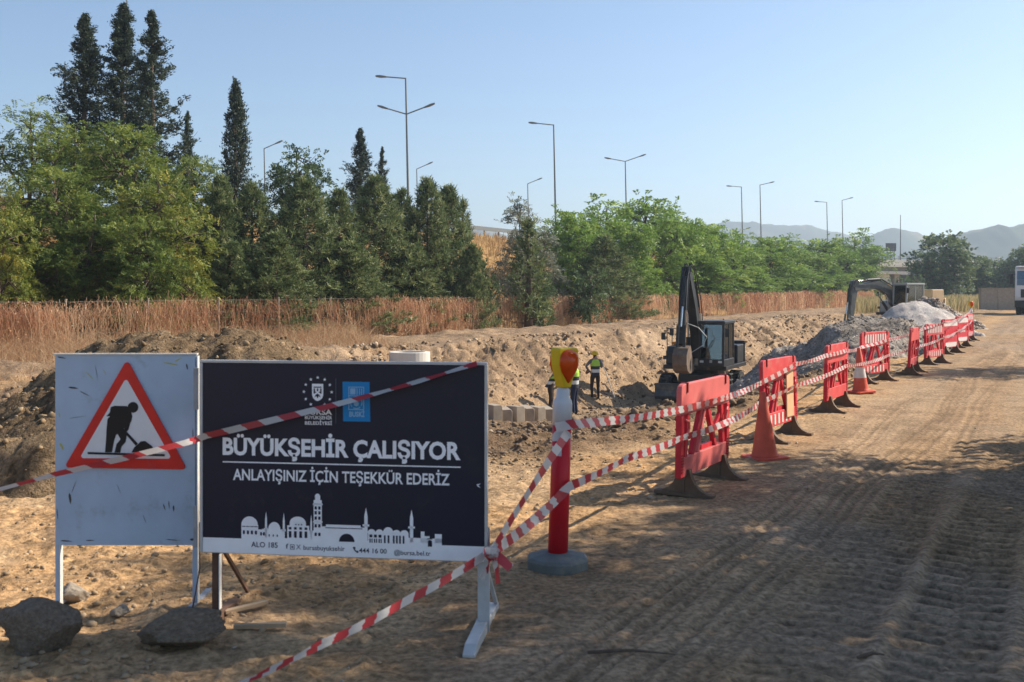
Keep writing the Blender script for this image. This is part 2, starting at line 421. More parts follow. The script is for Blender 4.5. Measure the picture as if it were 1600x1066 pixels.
class MB:
    def __init__(s):
        s.v = []; s.f = []; s.m = []
    def add(s, verts, faces, mi=0):
        o = len(s.v)
        s.v += [tuple(p) for p in verts]
        for f in faces:
            s.f.append([i + o for i in f]); s.m.append(mi)
        return s
    def box(s, c, size, mi=0, rot=None):
        hx, hy, hz = size[0] / 2, size[1] / 2, size[2] / 2
        P = [Vector((x, y, z)) for z in (-hz, hz) for y in (-hy, hy) for x in (-hx, hx)]
        if rot is not None:
            P = [rot @ p for p in P]
        c = Vector(c)
        return s.add([p + c for p in P], [(0, 2, 3, 1), (4, 5, 7, 6), (0, 1, 5, 4), (2, 6, 7, 3), (0, 4, 6, 2), (1, 3, 7, 5)], mi)
    def bar(s, a, b, w, h, mi=0, up=(0, 0, 1)):
        a = Vector(a); b = Vector(b); d = b - a; L = d.length; d.normalize()
        up = Vector(up)
        if abs(d.dot(up)) > 0.98:
            up = Vector((0, 1, 0))
        sx = d.cross(up).normalized(); sz = sx.cross(d)
        r = Matrix((d, sx, sz)).transposed()
        return s.box((a + b) / 2, (L, w, h), mi, r)
    def tube(s, pts, rads, n=8, mi=0, cap=True):
        pts = [Vector(p) for p in pts]
        if not hasattr(rads, '__len__'):
            rads = [rads] * len(pts)
        V = []; F = []
        ref = Vector((0.13, 0.97, 0.2))
        for i, p in enumerate(pts):
            d = (pts[min(i + 1, len(pts) - 1)] - pts[max(i - 1, 0)])
            d = d.normalized() if d.length > 1e-9 else Vector((0, 0, 1))
            if abs(d.dot(ref)) > 0.95:
                ref = Vector((1, 0.1, 0.1))
            x = d.cross(ref).normalized(); y = d.cross(x)
            for k in range(n):
                a = 2 * math.pi * k / n
                V.append(p + (x * math.cos(a) + y * math.sin(a)) * rads[i])
        for i in range(len(pts) - 1):
            for k in range(n):
                k2 = (k + 1) % n
                F.append((i * n + k, i * n + k2, (i + 1) * n + k2, (i + 1) * n + k))
        if cap:
            F.append(tuple(range(n))[::-1]); F.append(tuple((len(pts) - 1) * n + k for k in range(n)))
        return s.add(V, F, mi)
    def lathe(s, prof, n=16, mi=0, o=(0, 0, 0), rot=None, ang0=0.0, cap=True):
        V = []; F = []
        o = Vector(o)
        for r, z in prof:
            for k in range(n):
                a = ang0 + 2 * math.pi * k / n
                p = Vector((r * math.cos(a), r * math.sin(a), z))
                if rot is not None:
                    p = rot @ p
                V.append(p + o)
        for i in range(len(prof) - 1):
            for k in range(n):
                k2 = (k + 1) % n
                F.append((i * n + k, i * n + k2, (i + 1) * n + k2, (i + 1) * n + k))
        if cap:
            F.append(tuple(range(n))[::-1]); F.append(tuple((len(prof) - 1) * n + k for k in range(n)))
        return s.add(V, F, mi)
    def prism(s, poly, o, ux, uy, ext, mi=0):
        """polygon in (ux, uy) from o, extruded by ext"""
        o = Vector(o); ux = Vector(ux); uy = Vector(uy); ext = Vector(ext); n = len(poly)
        V = [o + ux * a + uy * b for a, b in poly]
        V += [p + ext for p in V]
        F = [tuple(range(n)), tuple(range(2 * n - 1, n - 1, -1))]
        F += [(i, i + n, (i + 1) % n + n, (i + 1) % n) for i in range(n)]
        return s.add(V, F, mi)
    def flat(s, poly, o, ux, uy, mi=0):
        o = Vector(o); ux = Vector(ux); uy = Vector(uy)
        return s.add([o + ux * a + uy * b for a, b in poly], [tuple(range(len(poly)))], mi)
    def mesh(s, name, mats, smooth=False):
        me = bpy.data.meshes.new(name)
        me.from_pydata(s.v, [], s.f)
        for m_ in mats:
            me.materials.append(M[m_])
        me.polygons.foreach_set('material_index', np.array(s.m, np.int32))
        bm = bmesh.new(); bm.from_mesh(me)
        bmesh.ops.recalc_face_normals(bm, faces=bm.faces)
        bm.to_mesh(me); bm.free()
        if smooth:
            me.polygons.foreach_set('use_smooth', np.ones(len(me.polygons), bool))
        me.update()
        return me
    def build(s, name, mats, parent=None, smooth=False, bevel=0.0, loc=None):
        if isinstance(mats, str):
            mats = [mats]
        o = bpy.data.objects.new(name, s.mesh(name, mats, smooth))
        link(o, parent)
        if loc is not None:
            o.location = loc
        if bevel:
            b = o.modifiers.new('bevel', 'BEVEL'); b.width = bevel; b.segments = 2; b.limit_method = 'ANGLE'; b.angle_limit = R(40)
            b.harden_normals = False
        return o

def copy_tree(o, parent=None):
    c = o.copy(); col.objects.link(c); c.parent = parent
    for ch in list(o.children):
        copy_tree(ch, c)
    return c

ICO = None
def ico_np(sub=1):
    bm = bmesh.new(); bmesh.ops.create_icosphere(bm, subdivisions=sub, radius=1)
    V = np.array([v.co[:] for v in bm.verts]); F = np.array([[v.index for v in f.verts] for f in bm.faces]); bm.free()
    return V, F

def scatter_stones(P, S, colors, sub=1, flat=0.7, seed=0):
    """many small angular stones in one mesh: centres P, sizes S"""
    r = np.random.default_rng(seed)
    V0, F0 = ico_np(sub); n = len(P); k = len(V0)
    sc = np.stack([r.uniform(0.7, 1.3, n), r.uniform(0.7, 1.3, n), r.uniform(flat * 0.7, flat * 1.3, n)], 1) * S[:, None]
    jit = r.uniform(0.55, 1.25, (n, k, 1))
    W = V0[None] * jit * sc[:, None, :]
    a = r.uniform(0, 2 * np.pi, n); ca, sa = np.cos(a), np.sin(a)
    b = r.uniform(-0.6, 0.6, n); cb, sb = np.cos(b), np.sin(b)
    x, y, z = W[..., 0], W[..., 1], W[..., 2]
    y, z = y * cb[:, None] - z * sb[:, None], y * sb[:, None] + z * cb[:, None]
    x, y = x * ca[:, None] - y * sa[:, None], x * sa[:, None] + y * ca[:, None]
    W = np.stack([x, y, z], -1) + P[:, None, :]
    F = (F0[None] + (np.arange(n) * k)[:, None, None]).reshape(-1, 3)
    C = np.repeat(colors, k, axis=0)
    return W.reshape(-1, 3), F, C

def ribbons(P, W):
    """P (N,K,3) centre lines, W (N,K,3) half-width vectors -> quads"""
    N, K, _ = P.shape
    V = np.stack([P - W, P + W], 2).reshape(-1, 3)
    b = (np.arange(N) * K * 2)[:, None] + (np.arange(K - 1) * 2)[None]
    F = np.stack([b, b + 1, b + 3, b + 2], -1).reshape(-1, 4)
    return V, F
# ================================================================ the land
def mixc(c, new, m):
    return c * (1 - m[:, None]) + np.array(new)[None] * m[:, None]

def build_ground():
    a_in = np.linspace(-0.62, 0.62, 460)
    g = np.geomspace(0.626, 14, 26)
    A = np.concatenate([-g[::-1], a_in, g])
    rows = [-40, -20, -8, -2, 0.5, 2, 3, 3.4]
    D = 3.7
    while D < 7000:
        rows.append(D)
        st = D * D / 1792 * (0.68 if D < 13 else 1.0)
        if 9 < D < 78:
            st = min(st, 0.16)
        elif D >= 78:
            st = min(st, max(0.13, (D - 70) * 0.02))
        D += max(st, 0.011)
    rows.append(7000)
    Dv = np.array(rows)
    Dg = np.repeat(Dv[:, None], len(A), 1); Xg = A[None] * np.maximum(Dg + 1, 3)
    X = Xg.ravel(); Y = Dg.ravel()
    z, m = terrain(X, Y)
    s, t, q = m['s'], m['t'], m['q']
    n1 = fbm(X * 0.8, Y * 0.8, 4, 201); n2 = fbm(X * 4, Y * 4, 3, 203); n3 = fbm(X * 0.15, Y * 0.15, 3, 205)
    c = np.tile(np.array([[0.465, 0.305, 0.165]]), (len(X), 1))
    c = mixc(c, (0.47, 0.335, 0.205), sm(0.0, 0.5, n1))
    c = mixc(c, (0.27, 0.19, 0.12), 0.7 * sm(0.25, 0.6, n2))
    road = m['road']
    cr = np.tile(np.array([[0.325, 0.23, 0.145]]), (len(X), 1))
    cr = mixc(cr, (0.36, 0.268, 0.178), sm(-0.1, 0.5, fbm(s * 1.2, t * 0.12, 3, 207)))
    cr = mixc(cr, (0.21, 0.15, 0.10), 0.7 * sm(0.15, 0.6, fbm(s * 2.2, t * 0.2, 3, 209)))
    cr = mixc(cr, (0.30, 0.235, 0.175), 0.7 * sm(0.0, 0.45, fbm(X * 0.45, Y * 0.45, 4, 213)))
    c = mixc(c, (0.35, 0.25, 0.16), 0.45 * sm(0.05, 0.5, fbm(X * 0.6 + 9, Y * 0.6, 4, 215)))
    sig = np.zeros_like(X)                            # pressed grooves are coloured darker than their crumbled edges
    for k, (c_, w_, d_, p_, sl_, t0, t1) in enumerate(TRACKS):
        j = np.where((np.abs(s - c_) < w_ * 1.7 + 0.25) & (Y > 2) & (Y < 70))[0]
        if len(j): sig[j] += track(s[j], t[j], c_, w_, d_, p_, sl_, 100 + k, t0, t1, 0.14) / d_
    cr = cr * (1 + 0.24 * np.clip(sig, -1.0, 0.7))[:, None]
    c = c * (1 - road[:, None]) + cr * road[:, None]
    c = mixc(c, (0.20, 0.142, 0.095), m['pit'] * (0.95 - 0.3 * sm(0, 0.5, n1)))
    c = mixc(c, (0.36, 0.27, 0.18), m['pit'] * sm(24, 34, Y) * 0.8)
    cb = np.tile(np.array([[0.38, 0.278, 0.185]]), (len(X), 1))
    cb = mixc(cb, (0.46, 0.35, 0.245), sm(0.0, 0.5, n3 * 0.6 + n1 * 0.6))
    cb = mixc(cb, (0.23, 0.165, 0.11), sm(0.12, 0.55, fbm(t * 1.2, s * 0.5, 3, 211)))
    c = c * (1 - m['bank'][:, None]) + cb * m['bank'][:, None]
    c = mixc(c, (0.30, 0.225, 0.16), m['ledge'] * (0.9 - 0.5 * sm(0, .5, n1)))
    ce = np.tile(np.array([[0.40, 0.27, 0.13]]), (len(X), 1))
    ce = mixc(ce, (0.24, 0.16, 0.085), sm(-0.1, 0.4, n3 + 0.5 * n1))
    c = c * (1 - m['emb'][:, None]) + ce * m['emb'][:, None]
    c = mixc(c, (0.36, 0.29, 0.15), m['far'])
    c = mixc(c, (0.17, 0.17, 0.08), sm(180, 400, Y))
    nr, nc = Dg.shape
    idx = np.arange(nr * nc).reshape(nr, nc)
    F = np.stack([idx[:-1, :-1], idx[:-1, 1:], idx[1:, 1:], idx[1:, :-1]], -1).reshape(-1, 4)
    al = np.clip(1 - 0.74 * road - 0.5 * (1 - road) * (1 - m['pit']) * (1 - m['bank']) * (1 - m['ledge']) * (1 - m['emb']), 0, 1)
    c = c * np.array([[0.93, 0.87, 0.80]])
    c = np.concatenate([np.clip(c, 0.02, 0.8), al[:, None]], 1)
    me = mesh_np('ground', np.stack([X, Y, z], 1), F, ['ground'], color=c, smooth=True)
    o = link(bpy.data.objects.new('ground', me))
    tag(o, 'dirt road and excavated earth with a steep bank', kind='structure')
    return len(F)
n_ground = build_ground()
print('ground quads', n_ground); tick('ground')

# ---------------------------------------------------------------- hills far behind
def hills(name, label, D0, depth, x0, x1, prof, seed, colr, rough=8):
    nx, ny = 260, 40
    xs = np.linspace(x0, x1, nx); u = np.linspace(0, 1, ny)
    Xg, U = np.meshgrid(xs, u)
    Y = D0 + (U - 0.35) * depth + 30 * vn(Xg / 250, U * 0, seed)
    px = 800 + 1600 * Xg / D0
    h = np.interp(px, [p for p, _ in prof], [(455 - y) / 1600 * D0 + CAMZ for _, y in prof])
    shape = np.where(U < 0.35, sm(0, 0.35, U), 1 - sm(0.35, 1, U) * 0.9)
    Z = h * shape + rough * fbm(Xg / 70, Y / 70, 4, seed) * (0.3 + shape) + rough * 0.5 * fbm(Xg / 14, Y / 14, 3, seed + 5, ridged=True) - 3
    idx = np.arange(nx * ny).reshape(ny, nx)
    F = np.stack([idx[:-1, :-1], idx[:-1, 1:], idx[1:, 1:], idx[1:, :-1]], -1).reshape(-1, 4)
    n = fbm(Xg.ravel() / 45, Y.ravel() / 45, 4, seed + 9)
    c = np.tile(np.array([colr]), (nx * ny, 1)); c = mixc(c, (0.19, 0.16, 0.09), sm(0.15, 0.5, n))
    me = mesh_np(name, np.stack([Xg.ravel(), Y.ravel(), Z.ravel()], 1), F, ['hill'], color=c, smooth=True)
    tag(link(bpy.data.objects.new(name, me)), label, kind='structure')
hills('hills', 'pale blue ridge on the horizon', 1900, 700, -700, 1650,
      [(-200, 400), (700, 372), (745, 352), (800, 370), (1050, 360), (1110, 348), (1180, 345), (1260, 349), (1330, 372), (1400, 392), (1700, 380)], 301, (0.06, 0.075, 0.04), 6)
hills('hills', 'rounded hazy hill left of the wooded hill', 1500, 560, 330, 1500,
      [(1200, 440), (1300, 400), (1345, 372), (1385, 357), (1425, 362), (1470, 375), (1560, 372), (1900, 360)], 311, (0.06, 0.075, 0.04), 5)
hills('hills', 'nearer wooded hill behind the trees', 1100, 460, 330, 1250,
      [(1330, 440), (1400, 408), (1440, 388), (1500, 358), (1545, 348), (1570, 352), (1620, 345), (1800, 330), (2200, 350)], 321, (0.055, 0.075, 0.035), 5)

# ---------------------------------------------------------------- heaps of earth and gravel
def heap(name, label, cx, cy, lx, ly, rot, peaks, zbase, colors, matname, rough, seed, res=0.07, stone=None):
    """heightfield heap; peaks: (u, v, height, radius_u, radius_v)"""
    nx, ny = int(2 * lx / res), int(2 * ly / res)
    U, Vv = np.meshgrid(np.linspace(-lx, lx, nx), np.linspace(-ly, ly, ny))
    X = cx + U * math.cos(rot) - Vv * math.sin(rot); Y = cy + U * math.sin(rot) + Vv * math.cos(rot)
    H = np.zeros_like(U)
    wob = 0.22 * fbm(U * 0.9, Vv * 0.9, 3, seed)
    for (pu, pv, h, ru, rv) in peaks:
        d = np.sqrt(((U - pu) / ru) ** 2 + ((Vv - pv) / rv) ** 2) + wob
        H = np.maximum(H, h * np.clip(1.08 - d, 0, 1) ** 0.95 * np.where(d < 0.2, 0.93 + 0.0 * d, 1.0))
    g, _ = terrain(X.ravel(), Y.ravel(), fine=False); g = g.reshape(X.shape)
    env = np.sqrt(np.clip(1 - np.maximum(np.abs(U) / lx, np.abs(Vv) / ly) ** 6, 0, 1))
    z0 = g if zbase is None else np.minimum(g, zbase) * 0 + g
    Hn = H * env
    amp = sm(0.02, 0.3, Hn)
    Z = z0 - 0.12 + Hn + amp * (rough * fbm(X * 1.6, Y * 1.6, 4, seed + 3, 0.6, ridged=True) + rough * 0.7 * fbm(X * 5, Y * 5, 3, seed + 5, 0.65, ridged=True) + rough * 0.45 * fbm(X * 11, Y * 11, 2, seed + 6, 0.65, ridged=True)) + 0.1 * amp
    n1 = fbm(X.ravel() * 1.4, Y.ravel() * 1.4, 4, seed + 7); n2 = fbm(X.ravel() * 6, Y.ravel() * 6, 2, seed + 8)
    c = np.tile(np.array([colors[0]]), (X.size, 1)); c = mixc(c, colors[1], sm(-0.1, 0.4, n1)); c = mixc(c, colors[2], 0.7 * sm(0.1, 0.5, n2))
    idx = np.arange(X.size).reshape(ny, nx)
    F = np.stack([idx[:-1, :-1], idx[:-1, 1:], idx[1:, 1:], idx[1:, :-1]], -1).reshape(-1, 4)
    root = thing(name, label, 'pile', (cx, cy, gz(cx, cy)))
    V = np.stack([X.ravel(), Y.ravel(), Z.ravel()], 1) - np.array(root.location)[None]
    me = mesh_np('heap', V, F, [matname], color=c, smooth=True)
    link(bpy.data.objects.new('heap', me), root)
    if stone:
        n, smin, smax, sc = stone
        r = np.random.default_rng(seed)
        ok = np.where((Hn.ravel() > 0.05))[0]
        pick = r.choice(ok, n)
        P = V[pick] + r.normal(0, res * 0.4, (n, 3)) * np.array([1, 1, 0.1])
        S = smin * (smax / smin) ** (r.random(n) ** 2.2)
        C = np.array(sc)[r.integers(0, len(sc), n)] * r.uniform(0.75, 1.2, (n, 1))
        W, Fs, Cs = scatter_stones(P, S, C, 1, 0.75, seed)
        o = link(bpy.data.objects.new('stones', mesh_np('stones', W, Fs, ['stones'], color=Cs)), root)
        o['kind'] = 'stuff'
    return root

heap('soil_mound', 'tall brown soil mound behind the blue warning board', -4.7, 12.3, 5.2, 4.4, R(4),
     [(0.5, 0.3, 1.55, 2.2, 3.8), (1.5, 0.4, 1.62, 1.9, 3.6), (-1.9, -0.4, 0.55, 2.0, 2.6), (2.6, -0.3, 1.1, 1.6, 2.6)], None,
     [(0.195, 0.135, 0.08), (0.28, 0.195, 0.115), (0.12, 0.085, 0.053)], 'soil', 0.085, 401, 0.06,
     (5500, 0.007, 0.05, [(0.25, 0.175, 0.105), (0.165, 0.115, 0.07), (0.30, 0.22, 0.135)]))
p = at(1330, 500, 31)
heap('earth_heap', 'dark grey-brown earth heap behind the red barriers', p.x - 0.3, 31.5, 7.4, 5.0, R(62),
     [(-0.6, 0.2, 1.75, 3.8, 3.2), (-2.8, -0.5, 0.95, 2.6, 2.0), (2.4, 0.4, 1.15, 2.8, 2.6), (0.6, 1.9, 2.25, 3.0, 2.5), (2.6, 2.0, 1.5, 2.4, 2.2)], None,
     [(0.29, 0.25, 0.21), (0.39, 0.345, 0.30), (0.18, 0.15, 0.125)], 'soil', 0.10, 411, 0.09,
     (4500, 0.01, 0.06, [(0.33, 0.285, 0.24), (0.24, 0.20, 0.165), (0.42, 0.37, 0.32)]))
p = at(1388, 476, 41)
heap('gravel_pile', 'smooth light grey gravel pile beside the rubble pile', p.x - 0.5, 40.5, 6.0, 4.2, R(20),
     [(0.2, 0, 2.05, 3.4, 3.2), (-2.6, -0.6, 1.5, 2.8, 2.8), (1.6, 0.0, 0.8, 1.8, 2.2)], None,
     [(0.45, 0.405, 0.37), (0.50, 0.455, 0.415), (0.38, 0.335, 0.305)], 'gravel', 0.012, 421, 0.1,
     (2500, 0.01, 0.022, [(0.42, 0.375, 0.34), (0.35, 0.31, 0.28), (0.48, 0.435, 0.395)]))
p = at(1455, 466, 47)
heap('rubble_pile', 'coarse rubble pile in front of the silver excavator', p.x - 0.7, 47.5, 4.2, 3.6, R(20),
     [(-0.3, 0, 2.05, 2.6, 2.6), (1.4, 0.0, 1.1, 1.9, 2.2), (-2.0, 0.4, 1.5, 2.0, 2.0)], None,
     [(0.30, 0.25, 0.21), (0.36, 0.30, 0.255), (0.18, 0.145, 0.115)], 'soil', 0.10, 431, 0.1,
     (6000, 0.025, 0.13, [(0.42, 0.37, 0.32), (0.33, 0.27, 0.22), (0.54, 0.49, 0.43), (0.24, 0.19, 0.155)]))

# ---------------------------------------------------------------- clods and pebbles lying about
def clods():
    r = np.random.default_rng(5)
    n = 70000
    D = 4 + 36 * r.random(n) ** 1.7
    X = r.uniform(-0.58, 0.58, n) * (D + 1)
    _, m = terrain(X, D, fine=False)
    s = m['s']
    dens = 0.05 + 0.32 * m['pit'] * (s < -0.6) + 0.5 * m['pit'] * (s > -7) * (s < -0.5) * (D > 9) * (D < 26) + 0.17 * (1 - m['road']) * (1 - m['pit']) * (D < 12) - 0.01 * m['road'] + 0.1 * m['bank']
    dens = dens * (m['q'] < -0.5)
    dens = dens * (0.25 + 1.5 * np.clip(fbm(X * 0.8, D * 0.8, 2, 91) + 0.35, 0, 1))
    keep = r.random(n) < dens
    X, D = X[keep], D[keep]; pit = m['pit'][keep]
    z, _ = terrain(X, D)
    k = len(X)
    S = (0.005 + 0.024 * r.random(k) ** 3.5) * (1 + 1.9 * pit * sm(9, 15, D)) * (1 - 0.5 * m['road'][keep])
    base = np.array([0.40, 0.29, 0.18])[None] * (1 - pit[:, None]) + np.array([0.23, 0.165, 0.11])[None] * pit[:, None]
    C = base * r.uniform(0.7, 1.1, (k, 1)); pale = r.random(k) < 0.03; C[pale] = (0.46, 0.38, 0.29)
    W, F, Cs = scatter_stones(np.stack([X, D, z + S * 0.2], 1), S, C, 1, 0.65, 6)
    o = link(bpy.data.objects.new('clods', mesh_np('clods', W, F, ['stones'], color=Cs)))
    tag(o, 'loose earth clods and pebbles strewn over the dirt', 'clods', kind='stuff')
    print('clods', k)
tick('heaps')
def bank_rubble():
    r = np.random.default_rng(15); n = 19000
    D = 24 + 50 * r.random(n) ** 1.3
    se = np.clip(-15.5 + (D - 31.8) * 0.08, -17.5, -12); s = se + r.uniform(-1.2, 4.6, n)
    X = s / CT + 1.7 + 0.528 * (D - 9.2)
    keep = r.random(n) < np.clip(0.35 + 0.9 * fbm(X * 0.5, D * 0.5, 2, 95), 0.05, 1); keep &= (800 + 1600 * X / D) > 545; X, D, s = X[keep], D[keep], s[keep]
    z, m = terrain(X, D); k = len(X)
    S = 0.018 + 0.10 * r.random(k) ** 4
    pal = np.array([[0.37, 0.265, 0.165], [0.27, 0.185, 0.115], [0.46, 0.345, 0.225], [0.19, 0.13, 0.085]])
    C = pal[r.integers(0, 4, k)] * r.uniform(0.8, 1.15, (k, 1))
    W, F, Cs = scatter_stones(np.stack([X, D, z + S * 0.15], 1), S, C, 1, 0.8, 16)
    tag(link(bpy.data.objects.new('bank_rubble', mesh_np('bank_rubble', W, F, ['stones'], color=Cs))), 'broken lumps of earth on the dug bank below the fence', 'rubble', kind='stuff')
bank_rubble()
clods()
tick('land')
# ================================================================ wire fence with dead creepers
def wire_fence():
    root = thing('wire_fence', 'wire mesh fence overgrown with dead creepers below the trees', 'fence', (fence_x(40), 40, gz(fence_x(40), 40)))
    O = root.location.copy()
    dirv = Vector((0.597, 1, 0)).normalized()
    post = MB()
    post.tube([(0, 0, -0.2), (0, 0, 1.85)], 0.028, 6)
    post.box((0, 0, 1.85), (0.06, 0.06, 0.02))
    pm = post.mesh('post', ['concrete'])
    D = 23.0; pts = []
    while D < 150:
        x = fence_x(D) + 0.02 * math.sin(D * 3); z = float(gzs([x], [D])[0])
        o = bpy.data.objects.new('post', pm); link(o, root)
        o.location = Vector((x, D, z)) - O; o.rotation_euler = (0.03 * math.sin(D * 7), 0.03 * math.sin(D * 5), math.atan2(1, 0.597))
        pts.append(Vector((x, D, z)))
        D += 2.6
    for h in (0.25, 0.8, 1.35, 1.78):
        w = MB(); w.tube([p + Vector((0, 0, h + 0.02 * math.sin(i * 9 + h))) - O for i, p in enumerate(pts)], 0.004, 4)
        w.build('wire', 'wire', root)
wire_fence()

def creepers():
    r = np.random.default_rng(21)
    # number of stems per metre falls with distance
    n = 48000
    D = 22 + 108 * r.random(n) ** 1.75
    x0 = fence_x(D); u = np.array([0.597, 1.0]) / math.hypot(0.597, 1); nrm = np.array([-u[1], u[0]])   # nrm: towards the trees
    tt = D * 1.165
    thick = r.normal(0, 0.16, n) + 0.02
    dens = np.clip(0.62 + 0.8 * fbm(tt * 0.35, tt * 0, 3, 23), 0.12, 1)
    keep = r.random(n) < dens
    D, x0, tt, thick = D[keep], x0[keep], tt[keep], thick[keep]; n = len(D)
    g = gzs(x0, D)
    K = 6
    top = 1.66 + 0.16 * fbm(tt * 0.7, tt * 0, 3, 24) + r.normal(0, 0.10, n) + 0.1 * (thick > 0)
    start = np.where(r.random(n) < 0.5, top, r.uniform(0.3, 1.0, n) * top)
    length = r.uniform(0.25, 1.5, n)
    end = np.maximum(start - length, -0.02)
    f = np.linspace(0, 1, K)[None]
    zc = start[:, None] * (1 - f) + end[:, None] * f
    along = r.normal(0, 0.16, (n, 1)) * f + 0.045 * np.cumsum(r.normal(0, 1, (n, K)), 1) + r.normal(0, 0.7, (n, 1)) * f * (r.random((n, 1)) < 0.3)
    out = -(0.05 + 0.12 * np.sin(f * 3.0) * r.random((n, 1))) + thick[:, None]
    P = np.zeros((n, K, 3))
    P[..., 0] = x0[:, None] + u[0] * along + nrm[0] * out
    P[..., 1] = D[:, None] + u[1] * along + nrm[1] * out
    P[..., 2] = g[:, None] + zc + 0.04 * r.normal(0, 1, (n, K)) - 0.10 * np.exp(-f * 14) * (r.random((n, 1)) < 0.6)
    wid = (0.004 + 0.007 * r.random(n)) * np.clip(D / 40, 0.8, 2.6)
    a = r.uniform(0, np.pi, n)
    W = np.zeros((n, K, 3)); W[..., 0] = (wid * np.cos(a))[:, None]; W[..., 1] = (wid * np.sin(a) * 0.6)[:, None]
    W *= np.linspace(1, 0.5, K)[None, :, None]
    pal = np.array([[0.56, 0.30, 0.17], [0.66, 0.41, 0.25], [0.74, 0.53, 0.34], [0.40, 0.20, 0.12], [0.80, 0.63, 0.43]])
    mix = np.clip(1.6 + 1.6 * fbm(tt * 0.3, tt * 0 + 4, 3, 26) + r.normal(0, 1.0, n) - 0.9 * (zc.mean(1) > 1.1) + 0.6 * (D < 36) + 0.5, 0, 4).astype(int)
    ci = np.array([3, 0, 1, 2, 4])[mix]
    C = pal[ci] * r.uniform(0.75, 1.2, (n, 1))
    V, F = ribbons(P, W); C = np.repeat(C, K * 2, axis=0)
    # dry curled leaves and seed heads
    k = 30000
    D2 = 22 + 100 * r.random(k) ** 1.7; t2 = D2 * 1.165
    kk = r.random(k) < np.clip(0.55 + 0.9 * fbm(t2 * 0.35, t2 * 0, 3, 23), 0.05, 1); D2, t2 = D2[kk], t2[kk]; k = len(D2)
    x2 = fence_x(D2); g2 = gzs(x2, D2); th = r.normal(-0.05, 0.15, k)
    c = np.stack([x2 + nrm[0] * th, D2 + nrm[1] * th, g2 + 1.8 * r.random(k) ** 0.8], 1)
    A_ = r.normal(0, 1, (k, 3)); A_ /= np.linalg.norm(A_, axis=1)[:, None]
    B_ = np.cross(A_, r.normal(0, 1, (k, 3))); B_ /= np.linalg.norm(B_, axis=1)[:, None]
    sz = (0.022 + 0.03 * r.random(k))[:, None] * np.clip(D2 / 45, 0.8, 2)[:, None]
    V2 = np.stack([c - A_ * sz, c + B_ * sz * 0.5, c + A_ * sz, c - B_ * sz * 0.5], 1).reshape(-1, 3)
    F2 = np.arange(k * 4).reshape(-1, 4) + len(V)
    C2 = np.repeat(pal[r.integers(0, 4, k)] * r.uniform(0.7, 1.15, (k, 1)), 4, axis=0)
    me = mesh_np('dead_creepers', np.concatenate([V, V2]), np.concatenate([F, F2]), ['dry'], color=np.concatenate([C, C2]))
    o = link(bpy.data.objects.new('dead_creepers', me))
    tag(o, 'rust brown dead creepers hanging over the wire fence', 'creepers', kind='stuff')
creepers()

def grass(name, label, X, Y, Hh, colr, seed, wbase=0.008, lean=0.35, base=None):
    r = np.random.default_rng(seed); n = len(X); K = 4
    z = gzs(X, Y) if base is None else base
    a = r.uniform(0, 2 * np.pi, n); ln = lean * r.random(n) * Hh
    f = np.linspace(0, 1, K)[None]
    P = np.zeros((n, K, 3))
    P[..., 0] = X[:, None] + (np.cos(a) * ln)[:, None] * f ** 1.8
    P[..., 1] = Y[:, None] + (np.sin(a) * ln)[:, None] * f ** 1.8
    P[..., 2] = z[:, None] - 0.03 + Hh[:, None] * f * (1 - 0.15 * f)
    b = r.uniform(0, np.pi, n); w = wbase * np.clip(Y / 30, 0.7, 6) * r.uniform(0.6, 1.3, n)
    W = np.zeros((n, K, 3)); W[..., 0] = (w * np.cos(b))[:, None]; W[..., 1] = (w * np.sin(b))[:, None]
    W *= np.array([1, 0.9, 0.7, 0.25])[None, :, None]
    V, F = ribbons(P, W)
    me = mesh_np(name, V, F, ['dry'], color=np.repeat(colr, K * 2, axis=0))
    tag(link(bpy.data.objects.new(name, me)), label, 'grass', kind='stuff')

